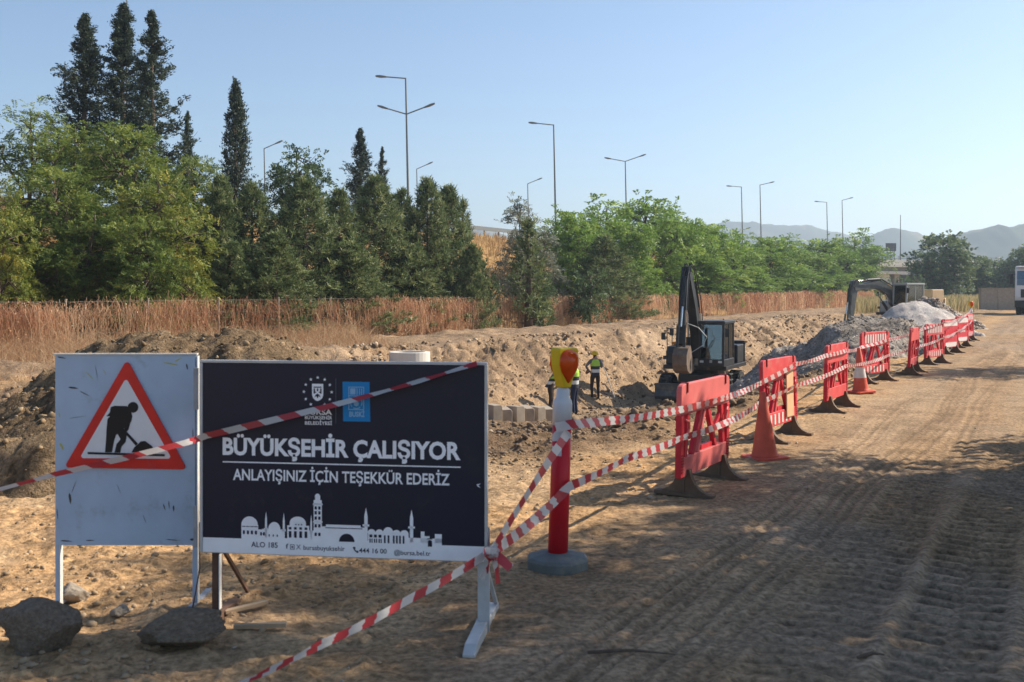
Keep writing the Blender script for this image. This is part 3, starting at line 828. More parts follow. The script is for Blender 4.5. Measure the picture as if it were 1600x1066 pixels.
def dry_grass():
    r = np.random.default_rng(31)
    # straw in front of the fence
    n = 36000
    D = 20 + 22 * r.random(n) ** 1.0
    q = -(1.2 + 8.6 * (1 - sm(29, 42, D))) * r.random(n) ** 1.2
    X = fence_x(D) - q / 0.859
    keep = r.random(n) < np.clip(1.0 - (D - 34) / 8, 0.08, 1) * np.clip(0.7 + fbm(X * .6, D * .6, 2, 33), 0.1, 1); X, D = X[keep], D[keep]; n = len(X)
    pal = np.array([[0.52, 0.36, 0.21], [0.44, 0.265, 0.145], [0.36, 0.19, 0.10], [0.58, 0.43, 0.27]])
    grass('dry_grass', 'straw coloured dry grass at the foot of the fence', X, D, r.uniform(0.3, 1.15, n) * np.clip(1.15 - (-q[keep]) * 0.13, 0.3, 1), pal[r.integers(0, 4, n)] * r.uniform(0.8, 1.1, (n, 1)), 34, 0.006, 1.7)
    # golden grass on the embankment
    n = 22000
    D = 45 + 65 * r.random(n); q = 1 + 13.5 * r.random(n); X = fence_x(D) - q / 0.859
    pxl = 800 + 1600 * X / D
    keep = ((pxl > 700) & (pxl < 960)); X, D = X[keep], D[keep]; n = len(X)
    pal = np.array([[0.50, 0.33, 0.15], [0.42, 0.24, 0.11], [0.56, 0.42, 0.22]])
    grass('embankment_grass', 'golden dry grass on the embankment between the pines and the green trees', X, D, r.uniform(0.3, 0.8, n), pal[r.integers(0, 3, n)] * r.uniform(0.8, 1.1, (n, 1)), 35, 0.010, 0.5)
    # reeds on the far field beyond the rubble
    n = 16000
    D = 82 + 70 * r.random(n); pxl = r.uniform(1330, 1660, n); X = (pxl - 800) / 1600 * D
    s, _ = road_st(X, D)
    keep = (s < 1.0) | (D > 112); keep &= fence_q(X, D) < -1; keep &= (pxl < 1522) | (D > 96); X, D = X[keep], D[keep]; n = len(X)
    pal = np.array([[0.50, 0.41, 0.22], [0.38, 0.30, 0.14], [0.46, 0.34, 0.18], [0.27, 0.27, 0.11]])
    grass('field_grass', 'tall yellow grass on the field beyond the rubble pile', X, D, r.uniform(0.7, 1.7, n), pal[r.integers(0, 4, n)] * r.uniform(0.8, 1.1, (n, 1)), 36, 0.012, 0.3)
dry_grass()

tick('grass')
# ================================================================ trees
PROTO = {}
def unit(a):
    return a / (np.linalg.norm(a, axis=-1, keepdims=True) + 1e-9)

def finish_proto(key, mb, V, F, C, leafmat):
    H = V[:, 2].max(); Wd = np.percentile(np.abs(V[:, :2]), 97)
    tm = mb.mesh('trunk_' + key, ['bark'], smooth=True)
    cm = mesh_np('crown_' + key, V, F, [leafmat], color=C)
    PROTO[key] = (tm, cm, float(H), float(Wd))

def fronds(P, d, L, pairs, leaf, r, droop=0.25, wide=0.42):
    """pinnate leaves: base P, direction d, length L"""
    n = len(P)
    f = (np.arange(pairs) + 0.6) / pairs
    pos = P[:, None] + d[:, None] * (L[:, None] * f[None])[..., None]
    pos[..., 2] -= droop * L[:, None] * f[None] ** 2
    up = np.array([0, 0, 1.0]) + r.normal(0, 0.45, (n, 3))
    side = unit(np.cross(d, up)); nn = unit(np.cross(side, d))
    out = []
    for sg in (-1, 1):
        ax = unit(side[:, None] * sg + d[:, None] * 0.45 + nn[:, None] * r.normal(-0.15, 0.35, (n, pairs, 1)))
        le = leaf * r.uniform(0.7, 1.25, (n, pairs, 1)) * (1.1 - 0.35 * np.abs(f - 0.5)[None, :, None])
        bx = unit(np.cross(ax, nn[:, None] + r.normal(0, 0.4, (n, pairs, 3))))
        c = pos + ax * le * 0.55
        out.append(np.stack([c - ax * le * 0.5, c + bx * le * wide * 0.5, c + ax * le * 0.5, c - bx * le * wide * 0.5], 2))
    V = np.concatenate(out, 1).reshape(-1, 3)
    return V, 2 * pairs * 4

def broadleaf(key, lobes, clumps, per, pairs, leaf, L, pal, seed, trunk_r=0.16, spread=0.45, droop=0.3, wide=0.42, bush=False):
    r = np.random.default_rng(seed)
    mb = MB()
    lob = np.array(lobes)                           # x y z rx ry rz
    w = lob[:, 3] * lob[:, 4] * lob[:, 5]; w = w ** 0.8; w /= w.sum()
    which = r.choice(len(lob), clumps, p=w)
    dirs = unit(r.normal(0, 1, (clumps, 3))); rad = r.random(clumps) ** 0.33 * r.uniform(0.78, 1.16, clumps)
    ce = lob[which, :3] + dirs * lob[which, 3:] * rad[:, None]
    ce[:, 2] = np.maximum(ce[:, 2], 0.35)
    # wood
    base = Vector((0, 0, -0.4)); zmax = lob[:, 2].max()
    fork = Vector((0.1, 0.05, max(0.35, lob[:, 2].min() * 0.45)))
    mb.tube([base, (0.03, 0, 0.3 * fork.z), fork], [trunk_r * 1.3, trunk_r * 1.05, trunk_r * 0.9], 8)
    ends = []
    for l in lob:
        c = Vector(l[:3]); mid = fork.lerp(c, 0.5) + Vector((r.normal(0, 0.15), r.normal(0, 0.15), 0.25))
        tip = c + Vector((0, 0, l[5] * 0.7))
        mb.tube([fork, mid, c, tip], [trunk_r * 0.7, trunk_r * 0.5, trunk_r * 0.3, 0.015], 6)
        ends.append((mid, c, tip))
    for i in range(clumps):
        if i % 2:
            continue
        mid, c, tip = ends[which[i]]
        src = c if r.random() < 0.6 else mid.lerp(tip, r.random())
        e = Vector(ce[i]); m_ = src.lerp(e, 0.55) + Vector((0, 0, 0.12 * r.random()))
        mb.tube([src, m_, e], [0.04, 0.025, 0.008], 4, cap=False)
    # fronds
    n = clumps * per
    P = np.repeat(ce, per, axis=0) + r.normal(0, spread * 0.55, (n, 3)) * np.array([1, 1, 0.7])
    axis = np.repeat(unit(ce - lob[which, :3] * np.array([1, 1, 0.9])), per, axis=0)
    d = unit(axis * 0.7 + r.normal(0, 0.75, (n, 3)) + np.array([0, 0, 0.18]))
    V, per_v = fronds(P, d, L * r.uniform(0.6, 1.25, n), pairs, leaf, r, droop, wide)
    pal = np.array(pal)
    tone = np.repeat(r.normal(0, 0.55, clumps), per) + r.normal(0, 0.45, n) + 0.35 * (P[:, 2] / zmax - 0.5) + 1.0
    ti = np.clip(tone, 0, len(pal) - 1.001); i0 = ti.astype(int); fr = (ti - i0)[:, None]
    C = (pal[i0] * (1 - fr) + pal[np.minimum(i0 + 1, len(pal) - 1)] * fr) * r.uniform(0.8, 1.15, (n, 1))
    F = np.arange(len(V)).reshape(-1, 4)
    finish_proto(key, mb, V, F, np.repeat(C, per_v, axis=0), 'leaf')

def pine(key, H, Rb, nb, seed, pal, tufts=13, needles=12, top_open=False, nl=0.23):
    r = np.random.default_rng(seed); mb = MB()
    mb.tube([(0, 0, -0.4), (0.05, 0, H * 0.5), (0, 0.05, H * 0.97)], [0.16, 0.10, 0.015], 7)
    TP = []; TD = []
    for i in range(nb):
        f = (i + r.random()) / nb
        z = H * (0.04 + 0.93 * f)
        R_ = Rb * (1 - f) ** 0.78 * 1.15 * r.uniform(0.7, 1.12) + 0.06
        a = i * 2.4 + r.normal(0, 0.4); up = 0.15 + 0.55 * f + r.normal(0, 0.1)
        d = Vector((math.cos(a), math.sin(a), 0))
        p0 = Vector((0, 0, z)); p1 = p0 + d * R_ * 0.55 + Vector((0, 0, R_ * 0.12 * up)); p2 = p0 + d * R_ + Vector((0, 0, R_ * up * 0.8))
        mb.tube([p0, p1, p2], [0.035, 0.022, 0.008], 4, cap=False)
        k = max(4, int(tufts * (0.35 + R_ / Rb)))
        for j in range(k):
            g = 0.3 + 0.7 * (j + r.random()) / k
            q = (p0.lerp(p1, g / 0.55) if g < 0.55 else p1.lerp(p2, (g - 0.55) / 0.45))
            off = Vector((-d.y, d.x, 0)) * r.normal(0, 0.30 * R_ * (1.1 - g) + 0.10) + Vector((0, 0, abs(r.normal(0.06, 0.12))))
            TP.append(q + off)
            TD.append(d * 0.6 + off.normalized() * 0.5 + Vector((0, 0, 0.65 + 0.3 * r.random())))
        TP.append(p2); TD.append(d * 0.5 + Vector((0, 0, 0.9)))
    for j in range(8):
        TP.append(Vector((0, 0, H * (0.88 + 0.12 * j / 8)))); TD.append(Vector((r.normal(0, .3), r.normal(0, .3), 1)))
    TP = np.array(TP); TD = unit(np.array(TD)); n = len(TP)
    dd = unit(TD[:, None] * 0.75 + r.normal(0, 0.62, (n, needles, 3)))
    ln = nl * r.uniform(0.7, 1.3, (n, needles, 1))
    st = TP[:, None] + TD[:, None] * (r.random((n, needles, 1)) - 0.4) * 0.22
    bx = unit(np.cross(dd, r.normal(0, 1, (n, needles, 3)))) * 0.019
    V = np.stack([st - bx, st + bx, st + dd * ln + bx * 0.5, st + dd * ln - bx * 0.5], 2).reshape(-1, 3)
    pal = np.array(pal)
    ti = np.clip(r.normal(1.0, 0.8, n), 0, len(pal) - 1.001); i0 = ti.astype(int); fr = (ti - i0)[:, None]
    C = (pal[i0] * (1 - fr) + pal[i0 + 1] * fr) * r.uniform(0.8, 1.2, (n, 1))
    finish_proto(key, mb, V, np.arange(len(V)).reshape(-1, 4), np.repeat(C, needles * 4, axis=0), 'needle')

def cypress(key, H, Rb, nb, seed, pal, open_=0.0, belly=0.3, sprays=16, per=9):
    r = np.random.default_rng(seed); mb = MB()
    mb.tube([(0, 0, -0.4), (0, 0.03, H * 0.5), (0, 0, H * 0.98)], [0.15, 0.09, 0.012], 7)
    P = []; Dv = []
    for i in range(nb):
        f = (i + r.random()) / nb
        z0 = H * (0.03 + 0.94 * f)
        env = (min(1, f / belly * 0.5 + 0.5) * (1 - max(0, f - belly) / (1 - belly)) ** (0.62 + 0.45 * open_))
        R_ = Rb * env * (1 + open_ * r.normal(0.0, 0.5)) + 0.03
        if open_ and r.random() < 0.10:
            R_ *= 1.5
        R_ = max(0.04, R_)
        a = r.uniform(0, 2 * math.pi); d = Vector((math.cos(a), math.sin(a), 0))
        rise = (0.9 - 0.45 * open_) * R_ + 0.12
        p0 = Vector((0, 0, z0)); p1 = p0 + d * R_ * 0.6 + Vector((0, 0, rise * 0.35)); p2 = p0 + d * R_ + Vector((0, 0, rise))
        if p2.z > H: p2.z = H - 0.05 * r.random()
        if i % 2 == 0:
            mb.tube([p0, p1, p2], [0.03, 0.02, 0.006], 4, cap=False)
        for j in range(sprays):
            g = 0.25 + 0.75 * r.random() ** 0.7
            q = (p0.lerp(p1, g / 0.6) if g < 0.6 else p1.lerp(p2, (g - 0.6) / 0.4))
            so = 0.035 + 0.11 * min(1, R_); off = Vector((r.normal(0, so), r.normal(0, so), r.normal(0.0, 0.11)))
            P.append(q + off); Dv.append(d * (0.45 + 0.5 * open_) + Vector((r.normal(0, .35), r.normal(0, .35), 0.9 - 0.4 * open_)))
    P = np.array(P); Dv = unit(np.array(Dv)); n = len(P)
    dd = unit(Dv[:, None] + r.normal(0, 0.45, (n, per, 3)))
    ln = 0.125 * r.uniform(0.6, 1.3, (n, per, 1))
    st = P[:, None] + r.normal(0, 0.05, (n, per, 3))
    bx = unit(np.cross(dd, r.normal(0, 1, (n, per, 3)))) * ln * 0.2
    V = np.stack([st - dd * ln * 0.5, st + bx, st + dd * ln * 0.6, st - bx], 2).reshape(-1, 3)
    pal = np.array(pal)
    ti = np.clip(r.normal(1.0, 0.8, n), 0, len(pal) - 1.001); i0 = ti.astype(int); fr = (ti - i0)[:, None]
    C = (pal[i0] * (1 - fr) + pal[i0 + 1] * fr) * r.uniform(0.8, 1.2, (n, 1))
    finish_proto(key, mb, V, np.arange(len(V)).reshape(-1, 4), np.repeat(C, per * 4, axis=0), 'needle')

G_ROB = [(0.095, 0.143, 0.031), (0.163, 0.225, 0.05), (0.257, 0.309, 0.068), (0.378, 0.368, 0.087)]
G_YEL = [(0.106, 0.15, 0.03), (0.198, 0.244, 0.048), (0.33, 0.337, 0.065), (0.503, 0.407, 0.095)]
G_AIL = [(0.133, 0.221, 0.043), (0.201, 0.313, 0.062), (0.296, 0.416, 0.087), (0.4, 0.485, 0.106)]
G_DRK = [(0.054, 0.096, 0.036), (0.09, 0.138, 0.054), (0.132, 0.186, 0.078)]
G_SIL = [(0.132, 0.154, 0.11), (0.209, 0.231, 0.176), (0.286, 0.297, 0.231)]
G_PIN = [(0.083, 0.115, 0.042), (0.156, 0.204, 0.077), (0.258, 0.292, 0.119), (0.35, 0.354, 0.155)]
G_CYP = [(0.034, 0.052, 0.032), (0.057, 0.081, 0.051), (0.092, 0.115, 0.075)]

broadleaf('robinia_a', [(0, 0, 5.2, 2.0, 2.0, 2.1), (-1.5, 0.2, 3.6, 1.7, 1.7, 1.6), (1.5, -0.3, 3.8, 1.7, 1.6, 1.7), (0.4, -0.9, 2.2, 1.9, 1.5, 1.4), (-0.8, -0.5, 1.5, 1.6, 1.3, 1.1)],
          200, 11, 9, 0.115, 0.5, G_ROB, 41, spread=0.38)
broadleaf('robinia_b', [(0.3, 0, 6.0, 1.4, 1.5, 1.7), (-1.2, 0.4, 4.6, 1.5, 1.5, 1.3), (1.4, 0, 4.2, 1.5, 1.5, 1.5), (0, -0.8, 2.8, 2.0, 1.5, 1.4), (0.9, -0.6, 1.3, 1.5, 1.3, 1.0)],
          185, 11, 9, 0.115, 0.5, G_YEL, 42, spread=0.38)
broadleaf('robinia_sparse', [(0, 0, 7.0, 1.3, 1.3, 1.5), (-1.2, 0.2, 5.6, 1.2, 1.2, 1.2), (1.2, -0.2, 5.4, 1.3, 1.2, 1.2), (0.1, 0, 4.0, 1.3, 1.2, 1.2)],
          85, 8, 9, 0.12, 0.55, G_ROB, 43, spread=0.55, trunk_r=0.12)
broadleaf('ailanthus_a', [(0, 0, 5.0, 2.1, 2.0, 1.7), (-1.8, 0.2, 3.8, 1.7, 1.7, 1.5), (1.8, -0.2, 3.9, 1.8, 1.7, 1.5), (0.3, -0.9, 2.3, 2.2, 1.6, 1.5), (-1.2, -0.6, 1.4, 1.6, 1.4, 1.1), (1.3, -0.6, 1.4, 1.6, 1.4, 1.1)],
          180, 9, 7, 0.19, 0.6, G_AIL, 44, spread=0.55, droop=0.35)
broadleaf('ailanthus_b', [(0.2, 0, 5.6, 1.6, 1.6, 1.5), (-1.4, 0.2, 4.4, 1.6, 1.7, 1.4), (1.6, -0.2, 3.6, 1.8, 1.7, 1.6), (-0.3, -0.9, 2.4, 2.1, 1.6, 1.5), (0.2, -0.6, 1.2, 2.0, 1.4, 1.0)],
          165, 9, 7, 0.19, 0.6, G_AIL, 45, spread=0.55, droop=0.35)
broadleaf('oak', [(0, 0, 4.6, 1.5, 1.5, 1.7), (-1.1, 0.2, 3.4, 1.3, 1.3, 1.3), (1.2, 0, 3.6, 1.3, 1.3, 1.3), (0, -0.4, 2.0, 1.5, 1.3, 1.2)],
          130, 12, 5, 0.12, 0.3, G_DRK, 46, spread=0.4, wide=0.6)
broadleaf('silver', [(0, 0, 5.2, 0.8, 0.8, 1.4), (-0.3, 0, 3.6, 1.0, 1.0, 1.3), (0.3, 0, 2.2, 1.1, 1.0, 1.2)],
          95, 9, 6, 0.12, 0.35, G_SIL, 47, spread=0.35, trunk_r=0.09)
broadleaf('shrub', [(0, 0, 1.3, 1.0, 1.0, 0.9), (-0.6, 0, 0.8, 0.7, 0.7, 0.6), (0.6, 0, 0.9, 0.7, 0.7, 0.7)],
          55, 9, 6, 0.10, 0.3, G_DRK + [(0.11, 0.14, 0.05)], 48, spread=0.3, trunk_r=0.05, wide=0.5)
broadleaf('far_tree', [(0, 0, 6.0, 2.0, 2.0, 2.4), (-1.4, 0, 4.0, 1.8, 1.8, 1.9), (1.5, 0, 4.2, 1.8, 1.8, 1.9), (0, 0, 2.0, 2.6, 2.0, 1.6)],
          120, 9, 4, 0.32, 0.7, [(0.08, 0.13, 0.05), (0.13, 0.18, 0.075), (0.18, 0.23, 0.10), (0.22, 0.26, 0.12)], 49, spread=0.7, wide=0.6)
pine('pine_a', 8.0, 2.5, 110, 51, G_PIN, tufts=17, needles=11)
pine('pine_b', 7.0, 2.2, 105, 52, G_PIN, tufts=16, needles=11)
pine('pine_young', 5.0, 0.9, 36, 53, G_PIN, tufts=7, needles=10)
cypress('cypress_open', 12.5, 1.75, 135, 54, G_CYP, open_=0.85, belly=0.12, sprays=26, per=9)
cypress('cypress_open_b', 12.5, 1.5, 160, 55, G_CYP, open_=0.6, belly=0.12, sprays=24, per=9)
cypress('cypress_column', 9.0, 0.85, 170, 56, G_CYP, open_=0.0, belly=0.3, sprays=15, per=9)

def tree(key, name, label, px, D, top_y, width=None, yaw=None, group=None, zoff=0.0, cat='tree', X=None, height=None):
    tm, cm, H, Wd = PROTO[key]
    x = (px - 800) / 1600 * D if X is None else X
    z = float(gzs([x], [D])[0]) + zoff
    h = (CAMZ + (455 - top_y) / 1600 * D - z) if height is None else height
    sz = h / H
    sx = sz if width is None else (width / 1600 * D / 2) / Wd
    root = thing(name, label, cat, (x, D, z), (random.random() * 6.28) if yaw is None else yaw, group)
    root.scale = (sx, sx, sz)
    t = bpy.data.objects.new('trunk', tm); link(t, root)
    c = bpy.data.objects.new('crown', cm); link(c, root)
    return root
tick('protos')
gA = 'tall open cypresses at the top left'
tree('cypress_open_b', 'cypress_tree', 'tall dark cypress, leftmost of the three tallest trees', 133, 47, 16, 108, group=gA)
tree('cypress_open_b', 'cypress_tree', 'tallest dark cypress, in front of the thin mast', 192, 48, 0, 108, group=gA)
tree('cypress_open', 'cypress_tree', 'tall spiky cypress with open branches, rightmost of the three tallest trees', 238, 46, 14, 122, group=gA)
tree('cypress_open', 'cypress_tree', 'thin short cypress just beside the three tallest ones', 293, 47, 172, 46)
tree('cypress_column', 'cypress_tree', 'solitary narrow column cypress standing against the sky', 368, 50, 118, 40)
tree('cypress_open_b', 'cypress_tree', 'pointed cypress rising out of the pines', 563, 58, 197, 62)
tree('cypress_open', 'cypress_tree', 'shorter cypress beside the pointed one above the pines', 597, 60, 228, 40)
gB = 'leafy robinias behind the fence'
tree('robinia_sparse', 'robinia_tree', 'airy robinia with loose branches at the left picture edge', 48, 40, 150, 150, group=gB)
tree('robinia_sparse', 'robinia_tree', 'feathery robinia below the leftmost tall cypress', 118, 42, 178, 140, group=gB)
tree('robinia_b', 'robinia_tree', 'yellowing robinia cut off by the left picture edge', -8, 33, 262, 130, group=gB)
tree('robinia_a', 'robinia_tree', 'broad robinia with bare lower stems left of the yellow one', 85, 37, 255, 185, group=gB)
tree('robinia_a', 'robinia_tree', 'robinia in front of the tallest cypress', 190, 41, 190, 190, group=gB)
tree('robinia_b', 'robinia_tree', 'bright yellow-green robinia in the middle of the leafy group', 255, 37, 255, 165, group=gB)
tree('robinia_a', 'robinia_tree', 'low green robinia bending over the fence above the blue board', 235, 35.6, 335, 150, group=gB)
tree('robinia_a', 'robinia_tree', 'robinia behind the yellow one beneath the open cypress', 300, 43, 240, 120, group=gB)
tree('robinia_a', 'robinia_tree', 'small dark robinia filling the gap at the far left above the fence', 15, 36, 330, 120, group=gB)
tree('robinia_a', 'robinia_tree', 'low robinia between the left edge and the yellow one', 140, 36, 345, 150, group=gB)
tree('oak', 'oak_tree', 'rounded dark oak beside the solitary column cypress', 463, 52, 220, 105)
gC = 'dark pines behind the fence'
tree('pine_b', 'pine_tree', 'dark pine just right of the yellow-green robinia', 345, 42, 262, 100, group=gC)
tree('pine_a', 'pine_tree', 'broad pine below the column cypress', 395, 43, 280, 130, group=gC)
tree('pine_a', 'pine_tree', 'large grey-green pine in front of the oak', 475, 44, 272, 150, group=gC)
tree('pine_b', 'pine_tree', 'pine between the oak and the pointed cypress', 530, 46, 285, 110, group=gC)
tree('pine_a', 'pine_tree', 'dense pine below the pointed cypress', 585, 48, 268, 150, group=gC)
tree('pine_b', 'pine_tree', 'pine with twin tips left of the triple lamp post', 628, 52, 286, 90, group=gC)
tree('pine_a', 'pine_tree', 'bright pine in front of the triple lamp post', 668, 51, 272, 120, group=gC)
tree('pine_b', 'pine_tree', 'pine with upright candles right of the triple lamp post', 700, 53, 280, 110, group=gC)
tree('pine_young', 'pine_tree', 'slim young pine with bare whorls at the end of the pine row', 724, 55, 304, 46, group=gC)
tree('pine_b', 'pine_tree', 'low pine at the end of the row above the golden grass', 738, 51, 375, 70, group=gC)
tree('pine_b', 'pine_tree', 'low pine filling the foot of the row near the robinias', 430, 40.5, 355, 140, group=gC)
tree('pine_b', 'pine_tree', 'low pine filling the foot of the row below the pointed cypress', 545, 44.5, 370, 150, group=gC)
tree('pine_b', 'pine_tree', 'low pine filling the foot of the row below the lamp post', 640, 49, 375, 130, group=gC)
tree('pine_b', 'pine_tree', 'low dark pine between the robinias and the pine row', 360, 39.5, 370, 110, group=gC)
tree('silver', 'silver_tree', 'grey silver-leaved tree on the embankment', 812, 62, 297, 66)
tree('silver', 'silver_tree', 'smaller greyish tree with reddish twigs behind the bushy conifer', 850, 64, 345, 60)
tree('pine_young', 'conifer_tree', 'bushy conifer leaning over the fence beside the golden grass', 825, 53.5, 335, 80)
tree('oak', 'leafy_bush', 'green bush growing through the fence below the bushy conifer', 842, 55.0, 425, 62, zoff=-0.5, cat='bush')
tree('shrub', 'leafy_bush', 'grey-green bush at the fence right of the bushy conifer', 922, 58.5, 418, 74, cat='bush')
tree('shrub', 'leafy_bush', 'pale bush beside the last pine above the fence', 755, 52, 400, 50, cat='bush')
gD = 'green trees along the embankment'
row = [(890, 69.5, 318, 120, 'a', 'first big green tree right of the silver-leaved tree'), (952, 75, 303, 140, 'b', 'rounded green tree left of the double lamp post'),
       (1008, 80.5, 298, 150, 'a', 'tallest green tree of the embankment row, below the double lamp post'), (1062, 86.8, 318, 130, 'b', 'green tree behind the raised boom of the dark excavator'),
       (1108, 93, 342, 130, 'a', 'green tree behind the cab of the dark excavator'), (1152, 99.7, 358, 120, 'b', 'green tree below the pair of lamp posts'),
       (1200, 108, 362, 120, 'a', 'light green tree just right of the pair of lamp posts'), (1245, 119, 370, 110, 'b', 'green tree in the middle between both pairs of lamp posts'),
       (1290, 129, 366, 110, 'a', 'green tree below the far pair of lamp posts'), (1332, 142, 356, 100, 'b', 'dark green tree near the end of the row'),
       (1352, 149, 386, 52, 'a', 'last green tree of the row before the bridge'),
       (985, 74.4, 385, 120, 'b', 'low green tree above the fence right of the grey-green bush'), (1085, 85.5, 395, 130, 'a', 'low green tree right behind the fence at the boom'),
       (1160, 96, 405, 120, 'b', 'low green tree at the fence right of the dark excavator'), (1235, 110, 410, 110, 'a', 'low green tree at the fence above the bank'),
       (1300, 126, 412, 90, 'b', 'low green tree at the fence left of the silver excavator'), (1345, 140, 420, 70, 'a', 'low green tree behind the stick of the silver excavator')]
for px, D, ty, wd, k, lab in row:
    tree('ailanthus_' + k, 'green_tree', lab, px, D, ty, wd, group=gD)
tree('pine_a', 'pine_tree', 'dark pine half hidden among the green embankment trees', 945, 66, 365, 130)
tree('far_tree', 'field_tree', 'large bushy tree right of the bridge', 1473, 135, 358, 92)
tree('far_tree', 'field_tree', 'smaller tree left of the large bushy one at the bridge end', 1450, 140, 392, 30)
tree('far_tree', 'field_tree', 'low tree right of the large bushy tree', 1528, 150, 398, 60)
tree('far_tree', 'field_tree', 'dark low tree left of the truck', 1562, 155, 402, 56)
tree('far_tree', 'field_tree', 'dark tree rising behind the truck', 1592, 150, 380, 60)
tree('far_tree', 'field_tree', 'tree cut by the right picture edge behind the truck', 1640, 145, 390, 80)
tree('shrub', 'leafy_bush', 'green bush below the bridge behind the silver excavator', 1402, 112, 430, 40, cat='bush')
tree('shrub', 'leafy_bush', 'green bush at the bridge end left of the large bushy tree', 1430, 120, 428, 36, cat='bush')
# trees on the other side of the road, beyond the right edge of the picture; their shade lies on the road
tree('robinia_a', 'roadside_tree', 'leafy roadside tree beyond the right edge shading the foreground', 0, 8.2, 0, X=9.6, height=9.0, group='roadside trees')
tree('ailanthus_a', 'roadside_tree', 'roadside tree beyond the right edge shading the middle of the road', 0, 10.6, 0, X=10.9, height=7.6, group='roadside trees')
tree('robinia_sparse', 'roadside_tree', 'roadside tree beside the camera shading the lowest part of the road', 0, 4.6, 0, X=7.4, height=9.0, group='roadside trees')
tree('robinia_sparse', 'roadside_tree', 'tall airy roadside tree whose shade falls on the rocks and board feet', 0, 6.1, 0, X=6.7, height=9.8, yaw=0.6, group='roadside trees')
tree('robinia_b', 'roadside_tree', 'far roadside tree whose shade crosses the road', 0, 23.8, 0, X=15.9, height=6.4, group='roadside trees')
tick('veg')
# ================================================================ text
def text_mesh(body, x0, x1, zb, cap, matname, y, bold=0.0):
    """flat lettering: x from x0 to x1, baseline at height zb, capitals cap tall, lying at depth y"""
    cu = bpy.data.curves.new('lettering', 'FONT'); cu.body = body; cu.size = 1.0; cu.offset = bold; cu.resolution_u = 3
    ob = bpy.data.objects.new('lettering', cu); col.objects.link(ob)
    dg = bpy.context.evaluated_depsgraph_get(); dg.update()
    me = bpy.data.meshes.new_from_object(ob.evaluated_get(dg))
    bpy.data.objects.remove(ob); bpy.data.curves.remove(cu)
    n = len(me.vertices); co = np.zeros(n * 3); me.vertices.foreach_get('co', co); co = co.reshape(-1, 3)
    a, b = co[:, 0].min(), co[:, 0].max()
    out = np.zeros_like(co)
    out[:, 0] = x0 + (co[:, 0] - a) / (b - a) * (x1 - x0)
    out[:, 2] = zb + co[:, 1] / 0.70 * cap
    out[:, 1] = y
    me.vertices.foreach_set('co', out.ravel())
    me.materials.clear(); me.materials.append(M[matname])
    me.polygons.foreach_set('material_index', np.zeros(len(me.polygons), np.int32))
    me.update()
    return me

def disc(cx, cz, r, n=24, a0=0, a1=2 * math.pi, sx=1.0):
    full = abs(a1 - a0 - 2 * math.pi) < 1e-6
    k = n if full else n + 1
    return [(cx + sx * r * math.cos(a0 + (a1 - a0) * i / n), cz + r * math.sin(a0 + (a1 - a0) * i / n)) for i in range(k)]
def rect(x0, x1, z0, z1):
    return [(x0, z0), (x1, z0), (x1, z1), (x0, z1)]

